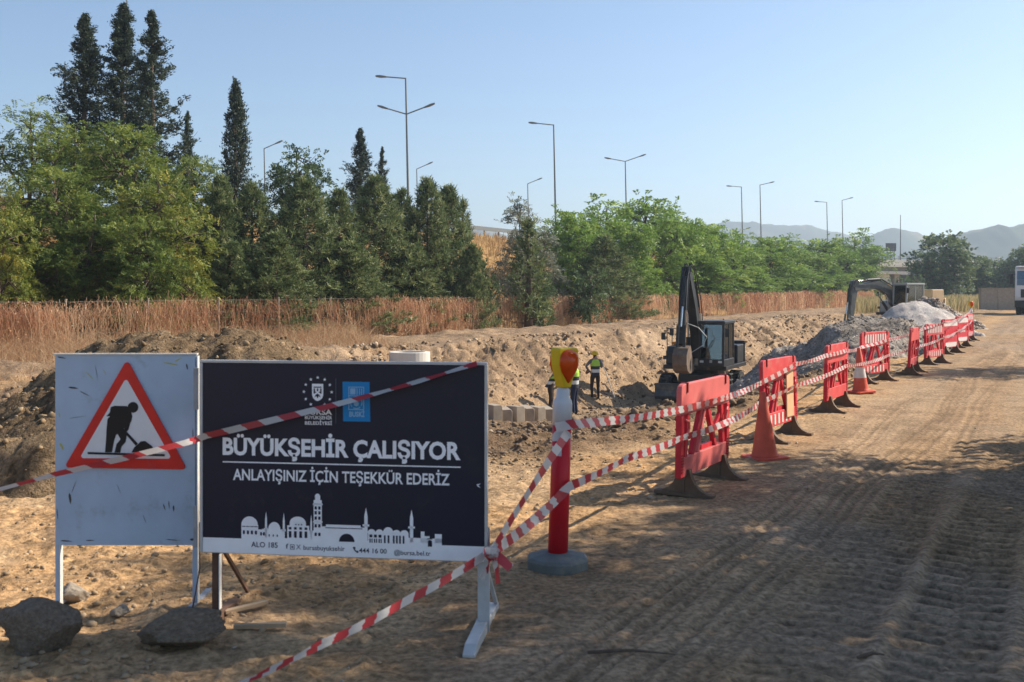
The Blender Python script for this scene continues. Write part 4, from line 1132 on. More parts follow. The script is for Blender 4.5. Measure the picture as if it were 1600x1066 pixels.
# ================================================================ dark information board
def info_board():
    a = at(318, 862, 5.42); b = at(757, 868, 5.22)
    d = Vector((b.x - a.x, b.y - a.y, 0)); Wd = d.length; rot = math.atan2(d.y, d.x)
    g = gz((a.x + b.x) / 2, (a.y + b.y) / 2)
    root = thing('information_board', 'dark navy information board on a metal stand with white lettering', 'sign', (a.x, a.y, g), rot)
    z0 = a.z - g; Hh = 1.0
    S = Wd / 1370.0                                # zoomed-photo pixels to metres
    def u(x): return (x - 38) * S
    def v(y): return z0 + Hh * (1 - (y - 82) / 945.0)
    bd = MB(); bd.box((Wd / 2, 0.0, z0 + Hh / 2), (Wd, 0.014, Hh)); bd.build('panel', 'navy', root, bevel=0.002)
    for bz, by, bs in ((z0 + Hh + 0.008, 0.004, 0.032), (z0, 0.018, 0.022)):
        fr = MB(); fr.box((Wd / 2, by, bz), (Wd + 0.03, bs, 0.014)); fr.build('frame_rail', 'alu', root, bevel=0.002)
    for x in (-0.008, Wd + 0.009):
        m = MB(); m.box((x, 0.004, z0 + Hh / 2), (0.014, 0.034, Hh)); m.build('frame_edge', 'alu', root, bevel=0.002)
    for x in (Wd * 0.33, Wd * 0.66):
        m = MB(); m.box((x, 0.022, z0 + Hh / 2), (0.03, 0.025, Hh - 0.03)); m.build('back_brace', 'steel_grey', root)
    Y = -0.0085; X3 = (1, 0, 0); Z3 = (0, 0, 1)
    def fl(polys, name, m, y, par=root):
        mb = MB()
        for p in polys: mb.flat(p, (0, y, 0), X3, Z3)
        return mb.build(name, m, par)
    fl([rect(0.0, Wd, z0 + 0.001, z0 + 0.078)], 'white_strip', 'print_white', Y)
    def tx(s, xa, xb, yb, yc, m='print_white', y=Y, bold=0.0, name='lettering', par=root):
        o = bpy.data.objects.new(name, text_mesh(s, u(xa), u(xb), v(yb), v(yc) - v(yb), m, y, bold)); return link(o, par)
    tx('BÜYÜKŞEHİR ÇALIŞIYOR', 138, 1297, 536, 455, bold=0.036)
    tx('ANLAYIŞINIZ İÇİN TEŞEKKÜR EDERİZ', 190, 1245, 662, 608, bold=0.02)
    fl([rect(u(138), u(1297), v(577), v(571))], 'dividing_line', 'print_white', Y)
    fl([rect(u(697), u(700), v(375), v(152))], 'logo_divider', 'print_grey', Y)
    # municipal emblem: shield inside a ring of stars
    em = []
    em.append([(u(582), v(180)), (u(637), v(180)), (u(637), v(235)), (u(632), v(250)), (u(620), v(261)), (u(609), v(265)), (u(598), v(261)), (u(587), v(250)), (u(582), v(235))][::-1])
    for k in range(12):
        an = k * math.pi / 6
        if 4 * math.pi / 3 < an < 5 * math.pi / 3: continue
        cx, cz = u(610) + 68 * S * math.cos(an), v(220) + 68 * S * math.sin(an)
        pts = []
        for j in range(10):
            rr = (8.5 if j % 2 == 0 else 3.6) * S
            pts.append((cx + rr * math.sin(j * math.pi / 5), cz + rr * math.cos(j * math.pi / 5)))
        em.append(pts)
    e = fl(em, 'city_emblem', 'print_white', Y)
    fl([rect(u(590), u(629), v(199), v(194)), rect(u(590), u(597), v(228), v(203)), rect(u(606), u(613), v(216), v(203)), rect(u(622), u(629), v(228), v(203)),
        rect(u(597), u(603), v(224), v(219)), rect(u(616), u(622), v(224), v(219)),
        [(u(594), v(248)), (u(600), v(234)), (u(609), v(228)), (u(618), v(234)), (u(625), v(248)), (u(615), v(240)), (u(609), v(252)), (u(603), v(240))]], 'emblem_detail', 'navy', Y - 0.0012, e)
    tx('BURSA', 546, 680, 331, 306, bold=0.03); tx('BÜYÜKŞEHİR', 547, 680, 354, 338, bold=0.02); tx('BELEDİYESİ', 547, 680, 381, 365, bold=0.02)
    # blue water-works logo
    bl = fl([[(u(734), v(362)), (u(866), v(362)), (u(862), v(168)), (u(731), v(168))]], 'blue_logo', 'print_blue', Y)
    fr_ = []
    x0, x1, ya, yb = u(760), u(836), v(306), v(192); w = 4 * S
    fr_ += [rect(x0, x1, ya, ya + w), rect(x0, x1, yb - w, yb), rect(x0, x0 + w, ya + w, yb - w), rect(x1 - w, x1, ya + w, yb - w), rect(x0 + w, x1 - w, v(238), v(235))]
    fr_ += [rect(u(768), u(794), v(230), v(200)), rect(u(800), u(804), v(232), v(200)), rect(u(812), u(816), v(232), v(200)), rect(u(822), u(826), v(232), v(200))]
    n = 24
    for k in range(n):                              # ring round the drop
        if k % 6 == 3: continue
        a0, a1 = 2 * math.pi * k / n, 2 * math.pi * (k + 1) / n
        fr_.append([(u(798) + r_ * S * math.cos(q_), v(270) + r_ * S * math.sin(q_)) for r_, q_ in ((26, a0), (30, a0), (30, a1), (26, a1))])
    fr_.append([(u(798), v(246)), (u(790), v(262)), (u(785), v(273)), (u(788), v(283)), (u(798), v(288)), (u(808), v(283)), (u(811), v(273)), (u(806), v(262))])
    fl(fr_, 'logo_drawing', 'print_pale', Y - 0.0012, bl)
    tx('BUSKİ', 764, 838, 338, 314, 'print_pale', Y - 0.0012, 0.035, 'logo_lettering', bl)
    # skyline of the old town
    sk = []; B = 944
    def R_(xa, xb, yt, ybm=B): sk.append(rect(u(xa), u(xb), v(ybm), v(yt)))
    def dome(cx, rx, yb, ht): sk.append([(u(cx) + rx * S * math.cos(math.pi * i / 14), v(yb) + (v(yb - ht) - v(yb)) * math.sin(math.pi * i / 14)) for i in range(15)])
    def minaret(x, yt, wd=5):
        sk.append([(u(x - wd), v(yt + 42)), (u(x + wd), v(yt + 42)), (u(x), v(yt))]); R_(x - wd, x + wd, yt + 42, B)
        sk.append(rect(u(x - wd * 2), u(x + wd * 2), v(yt + 92), v(yt + 82)))
    R_(232, 316, 884); dome(273, 41, 884, 42); R_(316, 336, 905); R_(336, 440, 902); dome(396, 30, 902, 36)
    minaret(355, 815, 5); minaret(443, 818, 5)
    R_(460, 568, 880); dome(512, 40, 868, 32); R_(472, 552, 866, 881); R_(568, 590, 902); minaret(578, 822, 4)
    R_(590, 630, 752); R_(586, 634, 768, 776); R_(597, 622, 735, 752); dome(609, 13, 736, 16); R_(586, 634, 856, 862)
    R_(630, 838, 880); R_(650, 820, 870, 880)
    minaret(845, 782, 8); R_(855, 1050, 905); R_(1050, 1208, 922)
    for cx in (872, 910, 952, 992, 1030): dome(cx, 20 if cx != 952 else 26, 906, 20 if cx != 952 else 32)
    minaret(1064, 785, 8); R_(1108, 1126, 890); R_(1175, 1208, 900); R_(1126, 1150, 912)
    sk.append(rect(u(232), u(1208), v(968), v(B)))
    sl = fl(sk, 'skyline_print', 'print_white', Y - 0.0006)
    wn_ = []
    def W_(xa, xb, yt, yb_): wn_.append(rect(u(xa), u(xb), v(yb_), v(yt)))
    for x in (240, 260, 280, 300): W_(x, x + 10, 912, 930); W_(x - 4, x + 14, 890, 894)
    for x in (326, 340): W_(x, x + 9, 918, 934)
    for x in (368, 388, 408): W_(x, x + 6, 928, 938)
    for x in (468, 494, 520, 546): W_(x, x + 13, 908, 940); W_(x, x + 13, 888, 900)
    for x in (500, 514, 528): W_(x, x + 6, 872, 878)
    for y_ in (782, 806, 832, 870, 912):
        for x in (595, 613): W_(x, x + 11, y_, y_ + 16)
    wn_.append([(u(752) + 38 * S * math.cos(math.pi * i / 12), v(952) + (v(912) - v(952)) * math.sin(math.pi * i / 12)) for i in range(13)])
    W_(648, 828, 884, 888)
    for x in (862, 884, 906): W_(x, x + 14, 912, 926); W_(x, x + 6, 932, 952); W_(x + 10, x + 15, 932, 952)
    for x in (932, 950, 975, 990, 1005, 1022): W_(x, x + 8, 914, 952)
    W_(1140, 1164, 922, 926)
    wn_.append([(u(1152) + 10 * S * math.cos(math.pi * i / 8), v(940) + (v(930) - v(940)) * math.sin(math.pi * i / 8)) for i in range(9)] + [(u(1142), v(962)), (u(1162), v(962))])
    fl(wn_, 'skyline_window', 'navy', Y - 0.0016, sl)['kind'] = 'stuff'
    # contact line
    yb_ = 993
    tx('ALO 185', 281, 413, yb_, 967, 'navy', Y - 0.001, 0.012)
    tx('f', 453, 465, yb_ + 2, 972, 'navy', Y - 0.001, 0.02)
    ig = [rect(u(474), u(496), v(999), v(996)), rect(u(474), u(496), v(977), v(974)), rect(u(474), u(477), v(996), v(977)), rect(u(493), u(496), v(996), v(977)), disc(u(485), v(986.5), 5 * S, 12)]
    fl(ig, 'camera_icon', 'print_grey', Y - 0.001)
    tx('X', 504, 527, yb_ + 4, 973, 'print_grey', Y - 0.001)
    tx('bursabuyuksehir', 540, 742, 998, 975, 'navy', Y - 0.001, 0.006)
    ph = []
    for k in range(6):
        a0 = math.pi * (1.0 + 0.5 * k / 6); a1 = math.pi * (1.0 + 0.5 * (k + 1) / 6)
        ph.append([(u(804) + r_ * S * math.cos(q_), v(980) + r_ * S * math.sin(q_)) for r_, q_ in ((14, a0), (20, a0), (20, a1), (14, a1))])
    ph += [rect(u(782), u(794), v(984), v(976)), rect(u(798), u(808), v(1004), v(994))]
    fl(ph, 'phone_icon', 'navy', Y - 0.001)
    tx('444 16 00', 812, 945, 1003, 980, 'navy', Y - 0.001, 0.010)
    tx('@bursa.bel.tr', 980, 1155, 1006, 984, 'navy', Y - 0.001, 0.008)
    # stand
    fl([[(u(1372), v(655)), (u(1392), v(650)), (u(1380), v(660)), (u(1392), v(672)), (u(1376), v(664))]], 'torn_sticker', 'print_white', Y)
    m = MB(); xl = 0.052
    m.box((xl, 0.030, z0 / 2 + 0.03), (0.034, 0.006, z0 + 0.10)); m.box((xl + 0.02, 0.05, z0 / 2 + 0.03), (0.006, 0.04, z0 + 0.10))
    m.build('leg', ['rust'], root)
    m = MB(); m.box((xl + 0.026, 0.034, z0 / 2 - 0.02), (0.005, 0.03, z0)); m.build('leg_edge', 'pale_edge', root)
    m = MB(); xr = Wd - 0.028
    m.box((xr + 0.02, 0.026, (z0 + 0.17) / 2), (0.062, 0.010, z0 + 0.17)); m.box((xr - 0.008, 0.05, (z0 + 0.17) / 2), (0.007, 0.05, z0 + 0.17))
    m.build('leg', 'alu', root, bevel=0.002)
    for x, mm in ((xl + 0.02, 'rust'), (xr + 0.01, 'alu')):
        m = MB(); m.prism([(-0.36, 0), (0.42, 0), (0.42, 0.035), (0.05, 0.06), (-0.30, 0.05), (-0.36, 0.02)], (x - 0.03, 0, 0.0), (0, 1, 0), (0, 0, 1), (0.06, 0, 0)); m.build('foot', mm, root, bevel=0.003)
        m = MB(); m.bar((x, 0.06, z0 + 0.02), (x + 0.02, 0.40, 0.03), 0.018, 0.018); m.build('back_strut', mm, root)
    m = MB(); m.bar((-0.045, 0.0, z0 + 0.02), (-0.045, 0.0, z0 + 0.24), 0.02, 0.006); m.bar((-0.045, 0.01, z0 + 0.75), (-0.045, 0.01, z0 + 0.97), 0.022, 0.02); m.build('side_bracket', 'steel_grey', root)
    m = MB(); m.tube([(-0.03, 0.02, z0 + 0.15), (-0.035, 0.03, z0 - 0.1), (-0.06, 0.04, 0.15), (-0.09, 0.05, 0.02)], 0.004, 5); m.build('wire_tie', 'rust', root)
info_board()
def plank():
    p = at(398, 988, 5.1)
    m = MB(); m.bar((-0.13, 0, 0.012), (0.13, 0.03, 0.014), 0.04, 0.022)
    o = m.build('wooden_plank', 'wood', None, bevel=0.002); o.location = (p.x, 5.2, gz(p.x, 5.2) + 0.012)
    tag(o, 'short wooden plank on the ground behind the right-hand rock', 'plank')
    m = MB(); m.bar((-0.10, 0, 0.012), (0.09, 0.16, 0.02), 0.035, 0.02)
    o = m.build('wooden_board', 'wood', None, bevel=0.002); p = at(372, 976, 5.35); o.location = (p.x, 5.45, gz(p.x, 5.45) + 0.012)
    tag(o, 'pale wooden board lying slanted behind the short plank', 'plank')
plank()

# ================================================================ blue roadworks warning board
def warning_board():
    a = at(87, 852, 5.62); b = at(305, 852, 5.62)
    d = b - a; Wd = d.length
    g = gz((a.x + b.x) / 2, 5.62)
    root = thing('warning_board', 'light blue board with a red triangle roadworks sign', 'sign', (a.x, a.y, g), 0.0)
    z0 = a.z - g; Hh = (852 - 555) / 1600 * 5.62
    S = Wd / 440.0
    def u(x): return (x - 55) * S
    def v(y): return z0 + Hh * (1 - (y - 65) / 615.0)
    m = MB(); m.box((Wd / 2, 0, z0 + Hh / 2), (Wd, 0.004, Hh)); m.build('panel', 'blue_paint', root)
    m = MB(); m.box((Wd / 2, 0.006, z0 + Hh + 0.005), (Wd + 0.024, 0.032, 0.009)); m.build('top_edge', 'pale_edge', root, bevel=0.0015)
    m = MB(); m.box((Wd / 2, 0.013, z0 + 0.01), (Wd - 0.05, 0.02, 0.02)); m.build('bottom_edge', 'steel_grey', root)
    for x, sg in ((0.008, -1), (Wd - 0.004, 1)):
        m = MB()
        top = z0 + (Hh if True else 0)
        m.box((x, 0.016, (z0 + Hh) / 2 - 0.03), (0.026, 0.022, z0 + Hh + 0.05))
        m.build('leg', 'blue_paint', root, bevel=0.002)
        m = MB(); m.box((x + 0.0155, 0.016, (z0 + Hh) / 2 - 0.03), (0.004, 0.034, z0 + Hh + 0.05)); m.build('leg_flange', 'pale_edge', root)
        m = MB(); m.box((x, 0.10, 0.012), (0.03, 0.34, 0.02)); m.build('foot', 'steel_grey', root)
    X3 = (1, 0, 0); Z3 = (0, 0, 1); Y = -0.0035
    def rounded_tri(A, B, C, r, n=5):
        P = [Vector(p) for p in (A, B, C)]; out = []
        for i in range(3):
            p, pa, pb = P[i], P[i - 1], P[(i + 1) % 3]
            da = (pa - p).normalized(); db = (pb - p).normalized()
            half = da.angle(db) / 2; t = r / math.tan(half)
            c = p + (da + db).normalized() * (r / math.sin(half)); s0 = p + da * t; s1 = p + db * t
            for k in range(n + 1):
                q = s0.lerp(s1, k / n) - c; out.append(tuple(c + q.normalized() * r))
        return out
    A, B, C = (u(282), v(78)), (u(84), v(428)), (u(471), v(434))
    m = MB(); m.prism(rounded_tri(A, B, C, 0.016), (0, -0.003, 0), X3, Z3, (0, -0.010, 0))
    tri = m.build('warning_triangle', 'sign_red', root, bevel=0.0015)
    Y = -0.0142
    m = MB(); m.flat(rounded_tri((u(280), v(138)), (u(134), v(397)), (u(424), v(399)), 0.012), (0, Y, 0), X3, Z3); m.build('white_field', 'sign_white', tri)
    k = []
    k.append(disc(u(302), v(233), 17 * S, 16))
    k.append([(u(x), v(y)) for x, y in [(232, 232), (245, 228), (283, 229), (296, 246), (300, 262), (297, 278), (284, 296), (272, 303), (262, 312), (249, 322), (243, 340), (236, 378), (214, 378), (217, 340), (219, 300), (222, 270), (230, 262), (218, 262), (229, 250)]])
    k.append([(u(x), v(y)) for x, y in [(252, 316), (268, 304), (283, 322), (279, 345), (266, 360), (262, 379), (244, 379), (250, 352), (263, 336)]])
    k.append([(u(x), v(y)) for x, y in [(285, 285), (296, 275), (288, 305), (278, 318), (270, 312)]])
    k.append([(u(x), v(y)) for x, y in [(268, 306), (274, 302), (318, 350), (311, 357)]])
    k.append([(u(x), v(y)) for x, y in [(298, 378), (306, 362), (318, 352), (326, 343), (340, 341), (352, 350), (362, 358), (372, 380)]])
    k.append([(u(x), v(y)) for x, y in [(160, 377), (160, 384), (402, 391), (402, 384)]])
    m = MB()
    for j, p_ in enumerate(k): m.flat(p_, (0, Y - 0.0012 - 0.0003 * j, 0), X3, Z3)
    m.build('digging_figure', 'sign_black', tri)
    # old scratches and stickers
    m = MB()
    for (x, y, l, an, w) in [(70, 348, 26, 1.2, 9), (395, 88, 50, 0.2, 5), (150, 118, 40, 0.8, 2.5), (430, 86, 26, -0.5, 4), (66, 250, 20, 1.4, 3), (205, 110, 22, 1.1, 2)]:
        ca, sa = math.cos(an), math.sin(an)
        m.flat([(u(x + ca * l * f - sa * w * h), v(y + sa * l * f + ca * w * h)) for f, h in ((0, .2), (.3, .5), (.7, .3), (1, 0), (.6, -.4), (.2, -.3))], (0, -0.0032, 0), X3, Z3)
    m.build('paint_scratch', 'scratch_yellow', root)['kind'] = 'stuff'
    m = MB()
    for (x, y, l, an, w) in [(95, 168, 34, 0.15, 7), (130, 180, 40, 0.5, 3), (95, 270, 60, -0.15, 1.6), (180, 95, 55, 1.4, 1.6), (100, 510, 38, 1.5, 9), (105, 512, 45, -1.2, 2), (395, 545, 24, 1.3, 4), (412, 535, 30, 1.5, 3), (428, 550, 22, 1.6, 6), (248, 480, 40, 1.2, 1.5), (330, 580, 34, 1.2, 1.5), (60, 70, 30, 0.2, 5), (478, 660, 24, 0.1, 9), (70, 664, 40, 0.1, 5), (468, 92, 22, 1.4, 5), (150, 664, 30, 0.0, 4), (400, 660, 50, 0.1, 3), (60, 560, 40, 1.5, 3), (488, 300, 60, 1.55, 2.5)]:
        ca, sa = math.cos(an), math.sin(an)
        m.flat([(u(x + ca * l * f - sa * w * h), v(y + sa * l * f + ca * w * h)) for f, h in ((0, .2), (.3, .5), (.7, .3), (1, 0), (.6, -.4), (.2, -.3))], (0, -0.0033, 0), X3, Z3)
    m.build('rust_mark', 'scratch_dark', root)['kind'] = 'stuff'
warning_board()

# ================================================================ rocks that weigh down the boards
def rock(name, label, loc, size, rotz, seed, tilt=0.0, pts=None):
    r = np.random.default_rng(seed)
    bm = bmesh.new(); bmesh.ops.create_icosphere(bm, subdivisions=5, radius=1)
    planes = [(unit(r.normal(0, 1, 3)), r.uniform(0.55, 0.85)) for _ in range(11)]
    for v in bm.verts:
        n = np.array(v.co.normalized()); rad = 1.0
        for pn, pd in planes:
            dt = float(n @ pn)
            if dt > 0.05: rad = min(rad, pd / dt)
        v.co = Vector(n * rad)
    co = np.array([v.co[:] for v in bm.verts])
    d = 0.12 * fbm(co[:, 0] * 2 + seed, co[:, 1] * 2 + co[:, 2] * 1.7, 4, seed) + 0.07 * fbm(co[:, 0] * 4 + 3, co[:, 2] * 4 + co[:, 1] * 3, 4, seed + 1, 0.6, ridged=True)
    for v, dd in zip(bm.verts, d): v.co = v.co * (1 + dd)
    if pts: 
        for v in bm.verts: v.co = pts(v.co)
    me = bpy.data.meshes.new(name); bm.to_mesh(me); bm.free()
    me.materials.append(M['rock'])
    me.polygons.foreach_set('use_smooth', np.ones(len(me.polygons), bool))
    o = link(bpy.data.objects.new(name, me)); o.location = loc; o.scale = size; o.rotation_euler = (0, tilt, rotz)
    tag(o, label, 'rock')
    return o
p = at(70, 985, 4.97)
rock('rock', 'dark angular rock at the foot of the blue board, left one of two', (p.x, 4.97, gz(p.x, 4.97) + 0.095), (0.185, 0.15, 0.15), 0.1, 12, 0.25,
     lambda c: Vector((c.x * (1 + 0.25 * max(0, -c.x)), c.y, c.z * (1 - 0.35 * max(0, -c.x - 0.3)))))
p = at(290, 987, 5.0)
rock('rock', 'long dark slab of rock between the two boards', (p.x, 5.0, gz(p.x, 5.0) + 0.085), (0.225, 0.13, 0.115), 0.05, 23, -0.16,
     lambda c: Vector((c.x * (1.05 if c.x < 0 else 1.2), c.y, c.z * (1.0 - 0.30 * max(0, c.x)))))
p = at(112, 950, 5.75)
o = rock('rock', 'pale rounded stone behind the left rock', (p.x, 5.75, gz(p.x, 5.75) + 0.05), (0.10, 0.08, 0.075), 0.4, 31)
o.data.materials.clear(); o.data.materials.append(M['concrete'])
p = at(186, 972, 5.5)
o = rock('rock', 'small grey stone on the dirt below the middle of the blue board', (p.x, 5.5, gz(p.x, 5.5) + 0.02), (0.05, 0.05, 0.035), 0.9, 37)
o.data.materials.clear(); o.data.materials.append(M['concrete'])

# ================================================================ beacon posts
def lantern(root, z, yaw, simple=False):
    rot = Matrix.Rotation(yaw, 3, 'Z')
    m = MB()
    # tapering case seen from its side, wide at the top
    prof = [(-0.030, 0.0), (0.030, 0.0), (0.038, 0.03), (0.076, 0.14), (0.084, 0.235), (0.074, 0.25), (-0.074, 0.25), (-0.084, 0.235), (-0.076, 0.14), (-0.038, 0.03)]
    m.prism(prof, rot @ Vector((0, -0.045, 0)) + Vector((0, 0, z)), rot @ Vector((1, 0, 0)), (0, 0, 1), rot @ Vector((0, 0.085, 0)))
    c = m.build('lantern_case', 'lamp_yellow', root, bevel=0.008)
    for sg in (-1, 1):
        V = []; F = []; nu, nv = 18, 7
        for i in range(nv + 1):
            f = i / nv
            for k in range(nu):
                a = 2 * math.pi * k / nu
                ca_, sa_ = math.cos(a), math.sin(a); x = 0.078 * math.copysign(abs(ca_) ** 0.75, ca_); zz = 0.145 + (0.094 * sa_ ** 0.6 if sa_ > 0 else 0.118 * sa_)
                if zz < 0.145: x *= max(0.10, 1 - ((0.145 - zz) / 0.128) ** 1.6)
                zc = 0.155
                rr = math.cos(f * math.pi / 2 * 0.98)
                p = Vector((x * rr, sg * (0.0455 + (0.038 if sg < 0 else 0.015) * math.sin(f * math.pi / 2)), zc + (zz - zc) * rr))
                V.append(rot @ p + Vector((0, 0, z)))
        for i in range(nv):
            for k in range(nu):
                k2 = (k + 1) % nu
                F.append((i * nu + k, i * nu + k2, (i + 1) * nu + k2, (i + 1) * nu + k))
        F.append(tuple(nv * nu + k for k in range(nu)))
        mb = MB(); mb.add(V, F); mb.build('lens', 'lamp_orange', c, smooth=True)
    m = MB(); m.lathe([(0.03, z - 0.05), (0.026, z + 0.02)], 10); m.build('lantern_socket', 'lamp_yellow', root)

def beacon_post(label, x, y, tilt, yaw, group):
    root = thing('beacon_post', label, 'post', (x, y, gz(x, y) - 0.01), 0, group)
    m = MB(); m.lathe([(0.205, 0.0), (0.205, 0.055), (0.19, 0.075), (0.07, 0.10)], 8, ang0=math.pi / 8)
    m.build('base', 'rubber_grey', root, bevel=0.006)
    root2 = root
    def rotb(o): o.rotation_euler = (0, tilt, 0); return o
    m = MB(); m.lathe([(0.064, 0.08), (0.062, 0.5), (0.060, 0.905)], 20); rotb(m.build('tube', 'post_red', root, smooth=True))
    m = MB(); m.lathe([(0.0615, 0.905), (0.0615, 1.04), (0.058, 1.06), (0.043, 1.08), (0.041, 1.13), (0.030, 1.14)], 20); rotb(m.build('neck', 'post_white', root, smooth=True))
    m = MB(); V = []; F = []
    for k in range(13):
        a = R(-165 + 150 * k / 12); rr = 0.0618
        V += [(rr * math.cos(a), rr * math.sin(a), 0.80 + 0.012 * k * 0.2), (rr * math.cos(a), rr * math.sin(a), 0.84 + 0.045 * math.sin(k * 0.26))]
    for k in range(12): F.append((2 * k, 2 * k + 2, 2 * k + 3, 2 * k + 1))
    m.add(V, F)
    V = []; F = []
    for k in range(13):
        a = R(-170 + 160 * k / 12); rr = 0.0622
        V += [(rr * math.cos(a), rr * math.sin(a), 0.715), (rr * math.cos(a), rr * math.sin(a), 0.765 + 0.01 * math.sin(k))]
    for k in range(6): F.append((2 * k, 2 * k + 2, 2 * k + 3, 2 * k + 1))
    m.add(V, F); rotb(m.build('reflective_band', 'post_white', root))
    # the lantern parts hang under the post itself
    before = set(root.children)
    lantern(root, 1.145, yaw)
    for o in root.children:
        if o not in before: rotb(o)
    return root
p = at(871, 885, 6.5)
beacon_post('red and white beacon post with yellow lantern beside the dark board', p.x, 6.5, R(1.8), R(40), 'beacon posts')
p = at(1517, 530, 37.4)
beacon_post('distant beacon post with orange lantern at the end of the barrier row', p.x, 37.4, 0.0, R(20), 'beacon posts')
tick('signs')
# ================================================================ plastic barriers
def foot_mesh():
    m = MB()
    pr = [(-0.26, 0.0), (0.26, 0.0), (0.26, 0.022), (0.20, 0.035), (0.14, 0.065), (0.095, 0.11), (0.065, 0.17), (0.05, 0.23), (-0.05, 0.23), (-0.065, 0.17), (-0.095, 0.11), (-0.14, 0.065), (-0.20, 0.035), (-0.26, 0.022)]
    m.prism(pr, (-0.028, 0, 0), (0, 1, 0), (0, 0, 1), (0.056, 0, 0))
    pr2 = [(-0.262, 0.0), (0.262, 0.0), (0.262, 0.028), (-0.262, 0.028)]
    m.prism(pr2, (-0.045, 0, 0.001), (0, 1, 0), (0, 0, 1), (0.09, 0, 0))
    m.box((0, 0, 0.13), (0.075, 0.02, 0.2))
    return m.mesh('foot', ['foot_brown'])
FOOT = foot_mesh()

def barrier(kind, label, x, y, dx, dy, L=1.22, tilt=0.0):
    """kind: open (slatted, pink boards), striped, plate (cream plate), solid"""
    rot = math.atan2(dy, dx)
    root = thing('plastic_barrier', label, 'barrier', (x, y, gz(x, y) - 0.005), rot, 'red plastic barriers along the road')
    root.rotation_euler = (tilt, 0, rot)
    h = L / 2; z0, z1 = 0.17, 0.965
    mats = {'faded': ('bar_pink', 'bar_red'), 'open': ('bar_mid', 'bar_red'), 'striped': ('bar_mid', 'bar_red'), 'plate': ('bar_mid', 'bar_red'), 'solid': ('bar_red', 'bar_red')}[kind]
    # top board with rounded shoulders
    m = MB(); pr = [(-h, 0.70), (h, 0.70), (h, 0.90)] + [(h - 0.06 + 0.06 * math.cos(a), 0.90 + 0.06 * math.sin(a)) for a in (0.4, 0.8, 1.2)] + [(h - 0.08, z1), (-h + 0.08, z1)] + \
        [(-h + 0.06 - 0.06 * math.cos(a), 0.90 + 0.06 * math.sin(a)) for a in (1.2, 0.8, 0.4)] + [(-h, 0.90)]
    m.prism(pr, (0, -0.024, 0), (1, 0, 0), (0, 0, 1), (0, 0.048, 0)); m.build('top_board', mats[0], root, bevel=0.008)
    m = MB(); m.box((0, 0, 0.255), (L - 0.14, 0.05, 0.17)); m.build('bottom_board', mats[0], root, bevel=0.008)
    for sg in (-1, 1):
        m = MB(); m.box((sg * (h - 0.035), 0, 0.435), (0.07, 0.055, 0.53)); m.build('side_post', mats[1], root, bevel=0.008)
        m = MB()
        for k in range(7): m.box((sg * (h - 0.035), -0.029, 0.22 + 0.024 * k), (0.045, 0.006, 0.010))
        m.build('post_ribs', 'bar_dark', root)
        m = MB(); m.box((sg * (h - 0.13), 0.0, 0.93), (0.022, 0.068, 0.085)); m.build('clip', 'bar_dark', root)
        m = MB(); m.tube([(sg * (h - 0.075), -0.03, 0.66), (sg * (h - 0.13), -0.045, 0.64), (sg * (h - 0.15), -0.04, 0.58), (sg * (h - 0.11), -0.035, 0.53)], 0.012, 6); m.build('hook', mats[0], root)
        f = bpy.data.objects.new('foot', FOOT); link(f, root); f.location = (sg * (h - 0.17), 0, 0)
    if kind == 'solid':
        m = MB(); m.box((0, 0, 0.52), (L - 0.14, 0.04, 0.36)); m.build('centre_panel', 'bar_red', root, bevel=0.005)
        m = MB(); m.box((0, -0.0265, 0.845), (L - 0.16, 0.006, 0.15)); m.build('reflective_panel', 'bar_white', root)
        m = MB()
        for k in range(8): m.box((-0.24 + 0.065 * k, -0.0225, 0.50), (0.038 + 0.012 * (k % 3 == 1), 0.005, 0.05 + 0.012 * (k % 2)))
        m.build('worn_lettering', 'bar_white', root)
        m = MB(); m.box((0, -0.028, 0.255), (L - 0.35, 0.006, 0.12)); m.build('reflective_panel', 'bar_white', root)
    else:
        for a, b, w_ in ((-0.80, -0.70, 0.06), (0.80, 0.70, 0.06), (-0.52, -0.18, 0.055), (-0.30, -0.04, 0.045), (0.46, 0.12, 0.055)):
            m = MB(); m.bar((a * h, 0.004 * a, 0.335), (b * h, 0.004 * a, 0.705), w_, 0.042, up=(0, 1, 0)); m.build('slat', mats[1] if w_ != 0.045 else mats[0], root, bevel=0.005)
        m = MB(); m.bar((-0.10 * h, 0.012, 0.36), (0.34 * h, 0.012, 0.36), 0.03, 0.05); m.bar((0.44 * h, 0.008, 0.50), (0.70 * h, 0.008, 0.62), 0.03, 0.04)
        m.build('corner_brace', mats[1], root)
        if kind in ('striped', 'open', 'plate', 'faded'):
            y_ = -0.0265
            n = 9
            if kind == 'striped':
                for k in range(n):
                    xa = -h + 0.13 + (L - 0.26) * k / n
                    m = MB(); m.box((xa + 0.03, y_, 0.835), (0.055, 0.006, 0.16)); m.build('reflective_stripe', 'bar_white', root)
            if kind not in ('open', 'faded'):
                for k in range(6):
                    xa = -h + 0.2 + (L - 0.4) * k / 6
                    m = MB(); m.box((xa + 0.04, -0.0275, 0.255), (0.05, 0.006, 0.12)); m.build('reflective_stripe', 'bar_white', root)
        if kind == 'plate':
            m = MB(); m.box((0.27 * h / 0.6, -0.042, 0.52), (0.25, 0.016, 0.56)); m.build('notice_plate', 'bar_cream', root, bevel=0.003)
    return root
def bpos(px0, D0, px1, D1):
    a = Vector(((px0 - 800) / 1600 * D0, D0, 0)); b = Vector(((px1 - 800) / 1600 * D1, D1, 0))
    c = (a + b) / 2; d = (b - a)
    return c.x, c.y, d.x, d.y
